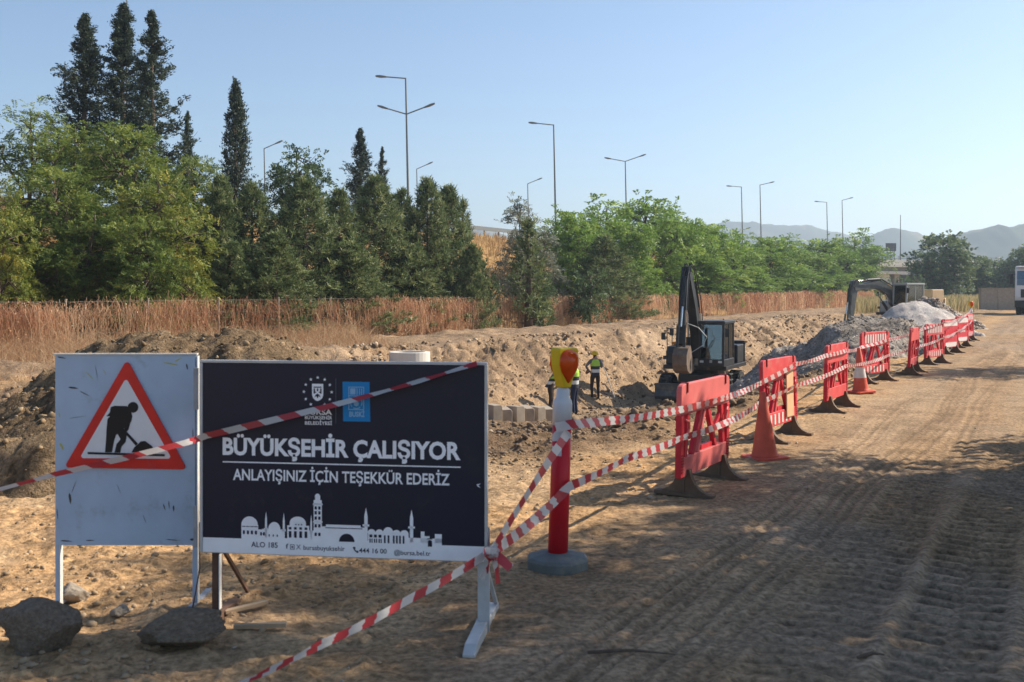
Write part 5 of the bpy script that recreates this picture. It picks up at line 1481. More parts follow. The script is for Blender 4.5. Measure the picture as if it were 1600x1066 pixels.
BARS = [('faded', 'faded pink-red barrier, the one closest to the beacon post', bpos(1058, 8.62, 1134, 9.7), 1.25),
        ('plate', 'red barrier with a cream notice plate behind the plain cone', bpos(1190, 11.7, 1244, 12.75), 1.22),
        ('open', 'slatted red barrier just before the white-banded cone', bpos(1287, 14.5, 1322, 15.65), 1.25),
        ('striped', 'red barrier with white striped top right behind the white-banded cone', bpos(1344, 19.2, 1389, 20.1), 1.22),
        ('open', 'dark red barrier seen nearly edge-on in the middle of the row', bpos(1416, 20.9, 1434, 22.4), 1.2),
        ('striped', 'red barrier with white striped top, fourth from the far end', bpos(1443, 24.2, 1476, 25.2), 1.2),
        ('solid', 'solid red barrier with white lettering, nearer one of two', bpos(1472, 28.2, 1497, 29.1), 1.2),
        ('solid', 'solid red barrier with white lettering, farther one of two', bpos(1493, 31.6, 1512, 32.5), 1.2),
        ('striped', 'last red barrier of the row in front of the distant beacon post', bpos(1508, 35.4, 1521, 36.5), 1.2)]
for i, (k, lab, (x, y, dx, dy), L) in enumerate(BARS):
    barrier(k, lab, x, y, dx, dy, L, tilt=R([1, -1, 1.5, 0, 3, 0, -1, 0.5, 0][i]))

# ================================================================ cones
def cone(label, x, y, h, band, lean=(0, 0)):
    root = thing('traffic_cone', label, 'cone', (x, y, gz(x, y)), 0.3, 'traffic cones')
    root.rotation_euler = (lean[0], lean[1], 0.35)
    m = MB(); m.prism([(-.19, -.16), (-.16, -.19), (.16, -.19), (.19, -.16), (.19, .16), (.16, .19), (-.16, .19), (-.19, .16)], (0, 0, 0.0), (1, 0, 0), (0, 1, 0), (0, 0, 0.035)); m.build('base', 'cone', root, bevel=0.008)
    def rad(z): return 0.135 - (0.135 - 0.028) * (z - 0.03) / (h - 0.03)
    m = MB(); m.lathe([(0.155, 0.03), (0.137, 0.05), (rad(0.1), 0.1), (rad(h * 0.5), h * 0.5), (rad(h), h), (0.02, h + 0.008)], 24); m.build('body', 'cone', root, smooth=True)
    if band:
        za, zb = h * 0.34, h * 0.58
        m = MB(); m.lathe([(rad(za) + 0.002, za), (rad(zb) + 0.002, zb)], 24, cap=False); m.build('white_band', 'bar_white', root, smooth=True)
p = gat(1195, 10.75); cone('plain faded orange cone standing before the notice plate barrier', p.x, p.y, 0.70, False, (0, R(-2)))
p = gat(1345, 17.5); cone('orange cone with a white band between two barriers', p.x, p.y, 0.76, True, (0, R(-3)))

# ================================================================ barrier tape
def tape(name, label, way, sag=0.02, width=0.072, twist=0.0, seed=0, parent=None, u0=0.0, wv=None):
    r = np.random.default_rng(seed)
    pts = []
    for a, b in zip(way[:-1], way[1:]):
        a = Vector(a); b = Vector(b); L = (b - a).length; n = max(3, min(14, int(L / 0.15)))
        for k in range(n):
            f = k / n; p = a.lerp(b, f); p.z -= sag * L * 4 * f * (1 - f); pts.append(p)
    pts.append(Vector(way[-1]))
    P = np.array([p[:] for p in pts]); n = len(P)
    tan = unit(np.gradient(P, axis=0))
    up = np.tile(np.array([[0, 0, 1.0]]), (n, 1)); side = unit(up - tan * (up * tan).sum(1)[:, None]); nb = np.cross(tan, side)
    s = np.concatenate([[0], np.cumsum(np.linalg.norm(np.diff(P, axis=0), axis=1))])
    tw = twist * np.sin(s * 1.3 + seed) + 0.25 * np.sin(s * 3.1 + seed * 2)
    hw = width / 2
    wf = np.array([-1, -0.33, 0.33, 1.0])
    W = side * np.cos(tw)[:, None] + nb * np.sin(tw)[:, None]; Nn = -side * np.sin(tw)[:, None] + nb * np.cos(tw)[:, None]
    crinkle = 0.006 * np.sin(s * 17 + seed)[:, None] * np.array([0.6, -1, 1, -0.6])[None]
    V = P[:, None] + W[:, None] * (wf * hw)[None, :, None] + Nn[:, None] * crinkle[..., None]
    uv = np.stack([np.repeat(s[:, None] + u0, 4, 1), np.repeat((wf[None] + 1) / 2, n, 0)], -1).reshape(-1, 2)
    idx = np.arange(n * 4).reshape(n, 4)
    F = np.stack([idx[:-1, :-1], idx[:-1, 1:], idx[1:, 1:], idx[1:, :-1]], -1).reshape(-1, 4)
    me = mesh_np(name, V.reshape(-1, 3), F, ['tape'], uv=uv, smooth=True)
    o = link(bpy.data.objects.new(name, me), parent)
    if label: tag(o, label, 'tape', 'red and white barrier tapes')
    return o
K = at(768, 862, 5.08)
tape('barrier_tape', 'red and white tape stretched across both boards', [at(-120, 795, 4.9), at(87, 741, 5.5), at(290, 692, 5.52), at(322, 681, 5.33), at(560, 623, 5.26), at(745, 568, 5.2)], 0.004, 0.034, 0.8, 1)
tape('barrier_tape', 'tape sagging from the dark board down into the foreground corner', [at(757, 868, 5.12), at(640, 936, 4.6), at(500, 1008, 4.0), at(330, 1085, 3.3)], 0.012, 0.038, 0.8, 2)
tape('barrier_tape', 'short slanting tape from the knot up to the top of the beacon post', [K, at(800, 810, 5.4), at(848, 735, 5.95), at(886, 678, 6.42)], 0.0, 0.058, 0.3, 3)
low = [K, at(820, 825, 5.7), at(872, 778, 6.35), at(890, 760, 6.38), at(980, 716, 7.3), at(1066, 684, 8.45), at(1136, 660, 9.4), at(1190, 628, 11.45), at(1244, 602, 12.35), at(1322, 572, 15.3),
       at(1389, 555, 19.8), at(1436, 541, 22.2), at(1476, 527, 24.9), at(1497, 517, 28.8), at(1512, 507, 32.2), at(1519, 501, 36.0)]
lt = tape('barrier_tape', 'long lower tape running from the dark board along all barriers', low, 0.008, 0.06, 0.25, 4)
upp = [at(868, 668, 6.40), at(893, 663, 6.42), at(1060, 641, 8.45), at(1131, 622, 9.38), at(1190, 598, 11.45), at(1244, 569, 12.33), at(1290, 556, 14.25), at(1322, 548, 15.3), at(1345, 543, 19.0),
       at(1389, 531, 19.9), at(1442, 514, 24.0), at(1476, 504, 25.1), at(1497, 499, 28.9), at(1512, 490, 32.3), at(1517, 484, 37.2)]
tape('barrier_tape', 'long upper tape running from the beacon post along the barrier tops', upp, 0.006, 0.06, 0.25, 5)
# knot and loose ends at the board leg
for k, (e, w) in enumerate([((778, 912, 5.0), 0.05), ((798, 888, 5.02), 0.05), ((752, 905, 5.05), 0.03)]):
    c = tape('loose_end', None, [K, at((768 + e[0]) / 2 + 3, (862 + e[1]) / 2 + 2, 5.03), at(*e)], 0.0, w, 0.8, 10 + k, lt, 0.04 * k)
for k in range(4):
    a = k * 1.7
    c = tape('knot', None, [K + Vector((0.03 * math.cos(a + j * 1.3), -0.02 + 0.03 * math.sin(a + j * 1.3), 0.02 * math.sin(a * 2 + j) - 0.004 * j)) for j in range(5)], 0.0, 0.035, 1.0, 20 + k, lt, 0.1 * k)
tick('bar')
# ================================================================ excavators
def wheel(root, c, r, w, side, tread=True):
    rot = Matrix.Rotation(R(90), 3, 'X')
    m = MB(); prof = [(r * 0.55, -w / 2), (r * 0.93, -w / 2), (r, -w * 0.32), (r, w * 0.32), (r * 0.93, w / 2), (r * 0.55, w / 2)]
    m.lathe(prof, 26, 0, c, rot, cap=False)
    n = 20
    for k in range(n):
        a = 2 * math.pi * k / n
        p = Vector(c) + Vector((math.cos(a) * r, 0, math.sin(a) * r)); q = Matrix.Rotation(-a, 3, 'Y')
        m.box(p, (0.05, w * 0.8, 0.07), 0, q)
    t = m.build('wheel', 'tyre', root)
    m = MB(); m.lathe([(r * 0.56, -w * 0.35), (r * 0.5, w * 0.36 * side), (r * 0.28, w * 0.30 * side), (r * 0.22, w * 0.44 * side)], 20, 0, c, rot); m.build('rim', 'mach_grey', t, smooth=False)
    return t

def arm(name, pts_top, pts_bot, w, matn, root, yc=-0.08):
    """box-section arm from two side outlines (x, z)"""
    m = MB(); poly = pts_top + pts_bot[::-1]
    m.prism(poly, (0, yc - w / 2, 0), (1, 0, 0), (0, 0, 1), (0, w, 0))
    return m.build(name, matn, root, bevel=0.02)
def ram(root, a, b, r, y=0.0, frac=0.55):
    a = Vector((a[0], y, a[1])); b = Vector((b[0], y, b[1])); mid = a.lerp(b, frac)
    m = MB(); m.tube([a, mid], r, 10); o = m.build('hydraulic_cylinder', 'mach_dark', root)
    m = MB(); m.tube([a.lerp(b, frac - 0.02), b], r * 0.55, 8); m.build('piston_rod', 'chrome', o)
    return o
def bucket(root, o, ang, w, matn):
    c, s = math.cos(ang), math.sin(ang)
    def T(x, z): return (o[0] + c * x - s * z, o[1] + s * x + c * z)
    prof = [(0.0, 0.0), (0.30, 0.10), (0.62, 0.02), (0.82, -0.24), (0.84, -0.52), (0.66, -0.80), (0.34, -0.98), (0.10, -1.0)]
    inner = [(0.12, -0.98), (0.33, -0.94), (0.62, -0.77), (0.79, -0.51), (0.77, -0.26), (0.59, -0.02), (0.30, 0.05), (0.02, -0.04)]
    m = MB(); m.prism([T(*p) for p in prof + inner], (0, -w / 2, 0), (1, 0, 0), (0, 0, 1), (0, w, 0))
    for sg in (-1, 1):
        m.prism([T(*p) for p in [(0, 0), (0.30, 0.10), (0.62, 0.02), (0.82, -0.24), (0.84, -0.52), (0.66, -0.80), (0.34, -0.98), (0.10, -1.0)]], (0, sg * w / 2 - 0.015, 0), (1, 0, 0), (0, 0, 1), (0, 0.03, 0))
    b = m.build('bucket', matn, root, bevel=0.006)
    for k in range(5):
        y = -w / 2 + 0.08 + (w - 0.16) * k / 4
        p0, p1 = T(0.14, -0.99), T(-0.08, -1.02)
        m = MB(); m.bar((p0[0], y, p0[1]), (p1[0], y, p1[1]), 0.06, 0.05); m.build('tooth', 'mach_earth', b)

def excavator(name, label, loc, yaw, wheeled, pal, pose):
    body, dark, hood, roof = pal
    root = thing(name, label, 'excavator', loc, yaw, 'excavators')
    if wheeled:
        m = MB(); m.box((0, 0, 0.85), (3.4, 0.9, 0.42)); m.box((1.30, 0, 0.62), (0.3, 1.9, 0.25)); m.box((-1.30, 0, 0.62), (0.3, 1.9, 0.25)); m.build('chassis', dark, root, bevel=0.03)
        for x in (-1.30, 1.30):
            for sg in (-1, 1): wheel(root, (x, sg * 1.0, 0.52), 0.52, 0.5, sg)
        m = MB(); pr = [(1.95, 0.12), (2.12, 0.12), (2.2, 0.25), (2.12, 0.45), (2.14, 0.72), (1.98, 0.72), (1.95, 0.45)]
        m.prism(pr, (0, -1.27, 0), (1, 0, 0), (0, 0, 1), (0, 2.54, 0)); b = m.build('dozer_blade', 'mach_grey', root, bevel=0.01)
        m = MB(); m.bar((1.3, -0.4, 0.7), (2.0, -0.4, 0.45), 0.12, 0.12); m.bar((1.3, 0.4, 0.7), (2.0, 0.4, 0.45), 0.12, 0.12); m.build('blade_arm', dark, b)
        m = MB()
        for k in range(3): m.box((0.05, 1.05, 0.55 + 0.22 * k), (0.45, 0.22, 0.04))
        m.bar((-0.17, 1.1, 0.5), (-0.17, 1.1, 1.1), 0.03, 0.03); m.bar((0.27, 1.1, 0.5), (0.27, 1.1, 1.1), 0.03, 0.03); m.build('steps', 'mach_grey', root)
    else:
        for sg in (-1, 1):
            pr = []
            L, r = 1.55, 0.42
            for k in range(9): a = -math.pi / 2 + math.pi * k / 8; pr.append((L + r * math.cos(a), 0.44 + r * math.sin(a)))
            for k in range(9): a = math.pi / 2 + math.pi * k / 8; pr.append((-L + r * math.cos(a), 0.44 + r * math.sin(a)))
            m = MB(); m.prism(pr, (0, sg * 1.15 - 0.28, 0), (1, 0, 0), (0, 0, 1), (0, 0.56, 0)); t = m.build('track', 'mach_earth', root)
            m = MB()
            for k in range(16):
                for z in (0.02, 0.87): m.box((-1.5 + 0.2 * k, sg * 1.15, z), (0.1, 0.6, 0.05))
            m.build('track_shoes', 'mach_dark', t)['kind'] = 'stuff'
        m = MB(); m.box((0, 0, 0.7), (2.2, 1.8, 0.5)); m.build('chassis', dark, root, bevel=0.03)
    m = MB(); m.lathe([(0.62, 1.0), (0.62, 1.2)], 24); m.build('slewing_ring', dark, root)
    m = MB(); m.box((-0.45, 0, 1.28), (3.3, 2.46, 0.16)); m.build('platform', dark, root, bevel=0.02)
    # engine house on the right, counterweight behind
    m = MB(); m.prism([(-1.9, 1.36), (0.9, 1.36), (0.9, 1.85), (0.7, 2.05), (-1.9, 2.12)], (0, -1.22, 0), (1, 0, 0), (0, 0, 1), (0, 1.02, 0)); h = m.build('engine_house', body, root, bevel=0.03)
    m = MB(); m.box((-0.75, -0.71, 2.15), (2.0, 0.98, 0.12)); m.build('hood', hood, h, bevel=0.03)
    m = MB()
    for k in range(6): m.box((-0.8 + 0.22 * k, -1.225, 1.75), (0.14, 0.02, 0.4))
    m.build('grille', dark, h)
    m = MB(); pr = [(-1.92, -1.22), (-1.92, 1.22)] + [(-1.92 - 0.55 * math.cos(a), 1.22 * math.sin(a)) for a in (1.2, 0.8, 0.4, 0, -0.4, -0.8, -1.2)]
    m.prism(pr, (0, 0, 1.22), (1, 0, 0), (0, 1, 0), (0, 0, 0.98)); m.build('counterweight', hood if not wheeled else dark, root, bevel=0.04)
    m = MB(); hh = 0.72 if wheeled else 1.35
    m.box((-1.35, 0.6, 1.36 + hh / 2), (1.05, 1.15, hh)); m.build('rear_house', body if wheeled else hood, root, bevel=0.04)
    m = MB(); m.tube([(-0.9, -0.6, 2.2), (-0.9, -0.6, 2.55)], 0.06, 8); m.build('exhaust', dark, root)
    # handrail with mirror
    m = MB(); m.tube([(0.85, -1.18, 1.4), (0.85, -1.18, 2.75), (0.2, -1.18, 2.75), (0.2, -1.18, 2.05)], 0.02, 6); m.tube([(0.85, -0.75, 1.9), (0.85, -0.75, 2.75), (0.85, -1.18, 2.75)], 0.02, 6); m.build('handrail', 'mach_grey', root)
    for y, z in ((-1.32, 2.45), (-0.98, 2.62)):
        m = MB(); m.box((0.9, y, z), (0.06, 0.16, 0.28)); m.build('mirror', dark, root, bevel=0.02)
    m = MB(); m.box((0.92, -1.25, 1.62), (0.08, 0.14, 0.14)); m.build('work_lamp', dark, root, bevel=0.02)
    # cab
    x0, x1, y0, y1, z0, z1 = -0.05, 1.55, 0.24, 1.24, 1.36, 3.05
    cab = MB()
    cab.box(((x0 + x1) / 2, (y0 + y1) / 2, 1.50), (x1 - x0, y1 - y0, 0.28)); cab.box(((x0 + x1) / 2 - 0.04, (y0 + y1) / 2, z1 - 0.03), (x1 - x0 - 0.02, y1 - y0 + 0.04, 0.12))
    for x in (x0 + 0.05, x1 - 0.09):
        for y in (y0 + 0.05, y1 - 0.05): cab.bar((x + (0.04 if x > 0.5 else 0), y, 1.6), (x - (0.05 if x > 0.5 else 0), y, z1 - 0.05), 0.09, 0.10)
    cab.box((0.72, y1 - 0.04, 2.25), (0.07, 0.07, 1.4)); cab.box((x0 + 0.04, (y0 + y1) / 2, 2.3), (0.05, y1 - y0 - 0.1, 1.4))
    cb = cab.build('cab', roof if not wheeled else dark, root, bevel=0.025)
    m = MB(); m.box((x1 - 0.085, (y0 + y1) / 2, 2.29), (0.012, y1 - y0 - 0.17, 1.30), 0, Matrix.Rotation(R(-4), 3, 'Y')); m.build('windscreen', 'glass_dark', cb)
    for a, b in ((0.02, 0.67), (0.77, 1.42)):
        m = MB(); m.box(((a + b) / 2, y1 - 0.035, 2.29), (b - a, 0.012, 1.30)); m.build('side_window', 'glass_dark', cb)
    m = MB(); m.box((0.72, y0 + 0.035, 2.29), (1.35, 0.012, 1.30)); m.build('side_window', 'glass_dark', cb)
    m = MB(); m.box((x1 - 0.02, y1 + 0.12, 2.65), (0.05, 0.16, 0.32)); m.bar((x1 - 0.05, y1, 2.8), (x1 - 0.02, y1 + 0.12, 2.8), 0.02, 0.02); m.build('mirror', dark, cb, bevel=0.015)
    for y in (y0 + 0.15, y1 - 0.15):
        m = MB(); m.box((x1 + 0.0, y, 1.55), (0.04, 0.14, 0.08)); m.build('head_lamp', 'reflect', cb)
    m = MB(); m.box((x1 + 0.004, (y0 + y1) / 2, 1.56), (0.01, 0.10, 0.10)); m.build('maker_badge', 'mach_silver', cb)
    m = MB(); m.box((0.55, (y0 + y1) / 2, 2.0), (0.15, 0.5, 0.75)); m.box((0.8, (y0 + y1) / 2, 1.72), (0.5, 0.5, 0.15)); m.build('seat', dark, cb, bevel=0.03)
    m = MB(); m.tube([(x1 - 0.06, y0 + 0.2, 1.75), (x1 - 0.06, y0 + 0.55, 2.35)], 0.012, 5); m.build('wiper', dark, cb)
    # boom, stick, bucket
    P = pose
    matb = P['mat']
    B = arm('boom', P['boom_top'], P['boom_bot'], 0.34, matb, root)
    for sg in (-1, 1): ram(B, P['br'][0], P['br'][1], 0.085, sg * 0.25)
    Sx = arm('stick', P['stick_a'], P['stick_b'], 0.26, matb, root)
    ram(Sx, P['sr'][0], P['sr'][1], 0.085, 0.0, 0.6); ram(Sx, P['kr'][0], P['kr'][1], 0.07, 0.0, 0.6)
    for j, y in enumerate((-0.12, -0.05, 0.10, 0.17)):
        m = MB(); m.tube([(x, y + 0.02 * math.sin(i * 2 + j), z) for i, (x, z) in enumerate(P['hose'])], 0.022, 5); m.build('hose', 'mach_dark', B)
    if 'loop' in P:
        m = MB(); m.tube(P['loop'], 0.018, 6); m.build('loose_hose', 'mach_silver', B)
    bucket(root, P['bk'][0], P['bk'][1], P['bk'][2], 'mach_earth')
    m = MB(); a, b = P['link']; m.bar((a[0], 0.13, a[1]), (b[0], 0.13, b[1]), 0.05, 0.1); m.bar((a[0], -0.13, a[1]), (b[0], -0.13, b[1]), 0.05, 0.1); m.build('bucket_link', matb, root)
    return root

pose1 = dict(mat='mach_dark',
    boom_top=[(0.40, 1.75), (0.52, 2.6), (0.98, 3.75), (1.75, 4.9), (1.98, 4.92)], boom_bot=[(0.80, 1.6), (0.90, 2.5), (1.32, 3.55), (2.0, 4.62), (2.08, 4.85)],
    br=((1.1, 1.35), (1.2, 3.35)), stick_a=[(1.76, 5.12), (2.16, 5.12), (2.5, 4.2), (2.72, 2.25)], stick_b=[(1.66, 4.8), (1.98, 4.5), (2.26, 4.05), (2.54, 2.2)],
    sr=((0.78, 3.6), (1.74, 5.05)), kr=((2.45, 4.75), (2.95, 2.9)), hose=[(0.45, 2.2), (0.55, 2.9), (0.92, 3.85), (1.6, 4.98), (2.1, 5.25), (2.52, 4.6), (2.74, 3.5)],
    loop=[(2.4, 0.1, 3.0), (2.2, 0.45, 2.85), (2.05, 0.72, 2.5), (2.1, 0.6, 2.2), (2.3, 0.25, 1.95), (2.5, 0.1, 1.8)],
    bk=((2.62, 2.2), R(-35), 0.52), link=((2.9, 2.95), (3.0, 2.15)))
px1 = gat(1098, 40.2)
excavator('wheeled_excavator', 'dark wheeled excavator with raised boom standing in the pit', (px1.x, 40.2, gz(px1.x, 40.2) - 0.02), R(-116), True, ('mach_dark', 'mach_dark', 'mach_orange', 'mach_dark'), pose1)
pose2 = dict(mat='mach_grey',
    boom_top=[(0.4, 1.75), (1.2, 2.75), (2.2, 3.2), (2.9, 3.18), (4.3, 2.95), (4.5, 2.85)], boom_bot=[(0.8, 1.5), (1.6, 2.35), (2.35, 2.72), (3.0, 2.76), (4.2, 2.65), (4.42, 2.62)],
    br=((1.2, 1.35), (2.2, 2.45)), stick_a=[(4.1, 3.3), (4.55, 3.2), (4.75, 2.5), (4.85, 0.6)], stick_b=[(4.05, 3.05), (4.22, 2.5), (4.35, 2.0), (4.6, 0.55)],
    sr=((2.3, 3.3), (4.1, 3.2)), kr=((4.75, 3.0), (5.1, 1.3)), hose=[(0.6, 2.2), (1.2, 2.85), (2.3, 3.3), (3.4, 3.25), (4.4, 3.25), (4.8, 2.7), (4.9, 1.8)],
    bk=((4.72, 0.55), R(-20), 1.1), link=((5.0, 1.3), (5.15, 0.6)))
x2 = (1416 - 800) / 1600 * 61.0
excavator('tracked_excavator', 'silver and cream tracked excavator working behind the gravel pile', (x2, 61.0, gz(x2, 61.0) - 0.05), R(-150), False, ('mach_silver', 'mach_dark', 'mach_cream', 'mach_silver'), pose2)

# ================================================================ truck
def truck():
    x = (1588 - 800) / 1600 * 76.0 + 1.45
    root = thing('tipper_truck', 'white truck coming up the road at the right picture edge', 'truck', (x, 76, gz(x, 76)), R(-121))
    m = MB(); pr = [(-0.1, 1.0), (1.85, 1.0), (1.95, 1.3), (1.93, 2.2), (1.72, 3.3), (1.5, 3.55), (-0.1, 3.6)]
    m.prism(pr, (0, -1.24, 0), (1, 0, 0), (0, 0, 1), (0, 2.48, 0)); c = m.build('cab', 'white_paint', root, bevel=0.06)
    m = MB(); m.prism([(1.955, 2.15), (1.765, 3.2), (1.745, 3.2), (1.935, 2.15)], (0, -1.1, 0), (1, 0, 0), (0, 0, 1), (0, 2.2, 0)); m.build('windscreen', 'glass_dark', c)
    for sg in (-1, 1):
        m = MB(); m.prism([(0.5, 2.2), (1.7, 2.2), (1.5, 3.15), (0.5, 3.15)], (0, sg * 1.25 - 0.008, 0), (1, 0, 0), (0, 0, 1), (0, 0.016, 0)); m.build('side_window', 'glass_dark', c)
        m = MB(); m.box((1.85, sg * 1.45, 2.6), (0.12, 0.2, 0.75)); m.bar((1.75, sg * 1.2, 2.95), (1.85, sg * 1.45, 2.95), 0.04, 0.04); m.build('mirror', 'mach_dark', c, bevel=0.03)
        m = MB(); m.box((1.97, sg * 0.95, 0.85), (0.06, 0.36, 0.22)); m.build('headlight', 'reflect', c, bevel=0.02)
        for wx in (1.05, -3.0, -4.3): wheel(root, (wx, sg * 1.05, 0.52), 0.52, 0.34, sg)
    m = MB(); m.box((1.9, 0, 0.78), (0.22, 2.46, 0.5)); m.build('bumper', 'mach_dark', root, bevel=0.04)
    m = MB(); m.box((1.955, 0, 1.55), (0.03, 1.7, 0.6)); m.build('grille', 'mach_dark', c)
    m = MB(); m.box((1.72, 0, 3.5), (0.5, 2.3, 0.06)); m.build('sun_visor', 'white_paint', c, bevel=0.02)
    m = MB(); m.box((-2.4, 0, 0.85), (6.0, 0.9, 0.3)); m.build('chassis', 'mach_dark', root)
    m = MB(); m.prism([(-5.6, 1.1), (-0.35, 1.1), (-0.25, 2.9), (-5.6, 2.7)], (0, -1.24, 0), (1, 0, 0), (0, 0, 1), (0, 2.48, 0)); m.build('tipper_body', 'mach_grey', root, bevel=0.03)
truck()

# ================================================================ workers
def person(label, loc, yaw, J, helmet=True, trouser='trouser', top='shirt', bare_arms=False, scale=1.0, group='workers in the pit'):
    """J overrides joint positions; faces local +Y"""
    P = dict(pelvis=(0, 0, .93), spine=(0, 0.0, 1.14), chest=(0, 0.0, 1.34), neck=(0, .01, 1.49), head=(0, .03, 1.60), crown=(0, .02, 1.71), nose=(0, .13, 1.60),
             ls=(-.18, 0, 1.41), le=(-.24, -.02, 1.14), lw=(-.22, .10, .92), lh=(-.21, .13, .83),
             rs=(.18, 0, 1.41), re=(.24, -.02, 1.14), rw=(.22, .10, .92), rh=(.21, .13, .83),
             lhip=(-.10, 0, .88), lk=(-.11, .03, .49), la=(-.12, -.02, .09), lt=(-.13, .15, .04),
             rhip=(.10, 0, .88), rk=(.11, .03, .49), ra=(.12, -.02, .09), rt=(.13, .15, .04))
    P.update(J)
    rad = dict(pelvis=.145, spine=.125, chest=.15, neck=.06, head=.098, crown=.06, nose=.02, ls=.07, rs=.07, le=.05, re=.05, lw=.036, rw=.036, lh=.04, rh=.04,
               lhip=.10, rhip=.10, lk=.066, rk=.066, la=.05, ra=.05, lt=.045, rt=.045)
    E = [('pelvis', 'spine'), ('spine', 'chest'), ('chest', 'neck'), ('neck', 'head'), ('head', 'crown'), ('head', 'nose'), ('chest', 'ls'), ('ls', 'le'), ('le', 'lw'), ('lw', 'lh'),
         ('chest', 'rs'), ('rs', 're'), ('re', 'rw'), ('rw', 'rh'), ('pelvis', 'lhip'), ('lhip', 'lk'), ('lk', 'la'), ('la', 'lt'), ('pelvis', 'rhip'), ('rhip', 'rk'), ('rk', 'ra'), ('ra', 'rt')]
    keys = list(P); vs = [P[k] for k in keys]; es = [(keys.index(a), keys.index(b)) for a, b in E]; rr = [rad[k] for k in keys]
    for s_ in 'lr':                                  # five fingers on each hand
        h = Vector(P[s_ + 'h']); w = Vector(P[s_ + 'w']); d = (h - w).normalized(); sd = d.cross(Vector((0, 1, 0.2))).normalized()
        for f in range(5):
            off = (f - 2) * 0.017; ln = (0.045, 0.075, 0.085, 0.078, 0.06)[f]
            b0 = h + sd * off; dirf = (d + (sd * -0.7 if f == 0 else Vector((0, 0.25, 0)))).normalized()
            i0 = len(vs); vs += [tuple(b0 + dirf * ln * 0.55), tuple(b0 + dirf * ln + Vector((0, 0.012, 0)))]; rr += [0.0095, 0.008]
            es += [(keys.index(s_ + 'h'), i0), (i0, i0 + 1)]
    me = bpy.data.meshes.new('person'); me.from_pydata(vs, es, [])
    o = bpy.data.objects.new('person', me); link(o)
    sk = o.modifiers.new('skin', 'SKIN'); sk.use_smooth_shade = True
    if not me.skin_vertices:
        bm = bmesh.new(); bm.from_mesh(me); bm.verts.layers.skin.verify(); bm.to_mesh(me); bm.free()
    for i, d in enumerate(me.skin_vertices[0].data):
        d.radius = (rr[i], rr[i] * (0.78 if i < 4 else 1.0)); d.use_root = (i == 0)
    sb = o.modifiers.new('sub', 'SUBSURF'); sb.levels = 1; sb.render_levels = 1
    dg = bpy.context.evaluated_depsgraph_get(); dg.update()
    nm = bpy.data.meshes.new_from_object(o.evaluated_get(dg))
    o.modifiers.clear(); o.data = nm; nm.name = 'person'
    nm.materials.clear()
    for k in (trouser, top, 'skin', 'mach_dark', 'hair'): nm.materials.append(M[k])
    el = (P['le'][2] + P['re'][2]) / 2
    mi = []
    segs = [(Vector(P[a]), Vector(P[b]), a, b) for a, b in E]
    for p in nm.polygons:
        c = p.center; best = None; bd = 9
        for a, b, ka, kb in segs:
            ab = b - a; t = max(0, min(1, (c - a).dot(ab) / max(1e-6, ab.length_squared))); dd = (c - a - ab * t).length
            if dd < bd: bd, best = dd, (ka, kb, t)
        ka, kb, t = best
        if kb in ('head', 'crown', 'nose') or (ka == 'chest' and kb == 'neck' and t > 0.6): m_ = 4 if (c.z > P['head'][2] + 0.03 or (c.y < P['head'][1] - 0.03 and c.z > P['head'][2] - 0.04)) else 2
        elif kb in ('lh', 'rh') or (ka in ('lw', 'rw')): m_ = 2
        elif kb in ('lw', 'rw'): m_ = 2 if bare_arms else 1
        elif kb in ('le', 're'): m_ = 2 if (bare_arms and t > 0.35) else 1
        elif kb in ('lt', 'rt') or (kb in ('la', 'ra') and t > 0.93): m_ = 3
        elif ka in ('lhip', 'rhip', 'lk', 'rk') or kb in ('lhip', 'rhip') or (ka == 'pelvis' and t < 0.35): m_ = 0
        else: m_ = 1
        mi.append(m_)
    nm.polygons.foreach_set('material_index', np.array(mi, np.int32)); nm.polygons.foreach_set('use_smooth', np.ones(len(mi), bool)); nm.update()
    o.location = loc; o.rotation_euler = (0, 0, yaw); o.scale = (scale,) * 3
    tag(o, label, 'person', group)
    # vest
    ch = Vector(P['chest']); pe = Vector(P['pelvis'])
    m = MB(); V = []; F = []; n = 20
    ring = [(0.0, 0.165, 0.125), (0.25, 0.16, 0.12), (0.5, 0.165, 0.125), (0.75, 0.18, 0.135), (1.0, 0.185, 0.135), (1.16, 0.155, 0.115), (1.27, 0.10, 0.085)]
    for f, rx, ry in ring:
        c = pe.lerp(ch, f); c.z = pe.z - 0.06 + (ch.z - pe.z + 0.06) * f
        for k in range(n):
            a = 2 * math.pi * k / n; V.append(c + Vector((rx * math.cos(a), ry * math.sin(a), 0)))
    mats_ = []
    for i in range(len(ring) - 1):
        for k in range(n):
            m.add([V[i * n + k], V[i * n + (k + 1) % n], V[(i + 1) * n + (k + 1) % n], V[(i + 1) * n + k]], [(0, 1, 2, 3)], 1 if i == 1 else (2 if i in (0, 2) else 0))
    m.build('safety_vest', ['vest', 'reflect', 'vest_dark'], o, smooth=True)
    if helmet:
        hd = Vector(P['head'])
        m = MB(); m.lathe([(0.150, 0.02), (0.152, 0.03), (0.122, 0.035), (0.122, 0.07), (0.11, 0.115), (0.07, 0.15), (0.01, 0.162)], 18, 0, hd + Vector((0, 0.005, 0.01)))
        m.box(hd + Vector((0, 0.14, 0.035)), (0.15, 0.09, 0.012)); m.build('helmet', 'helmet', o, smooth=True)
    return o
def on_ground(px, D, dz=0.0):
    x = (px - 800) / 1600 * D; return (x, D, gz(x, D) + dz)
l1 = on_ground(930, 37.0)
person('worker in yellow helmet and green vest holding a long staff', l1, R(8), dict(le=(-.36, -.04, 1.20), lw=(-.20, .02, 1.02), lh=(-.15, .06, .99), re=(.27, .08, 1.17), rw=(.26, .30, 1.20), rh=(.26, .37, 1.21), lk=(-.12, .04, .49)), scale=0.99)
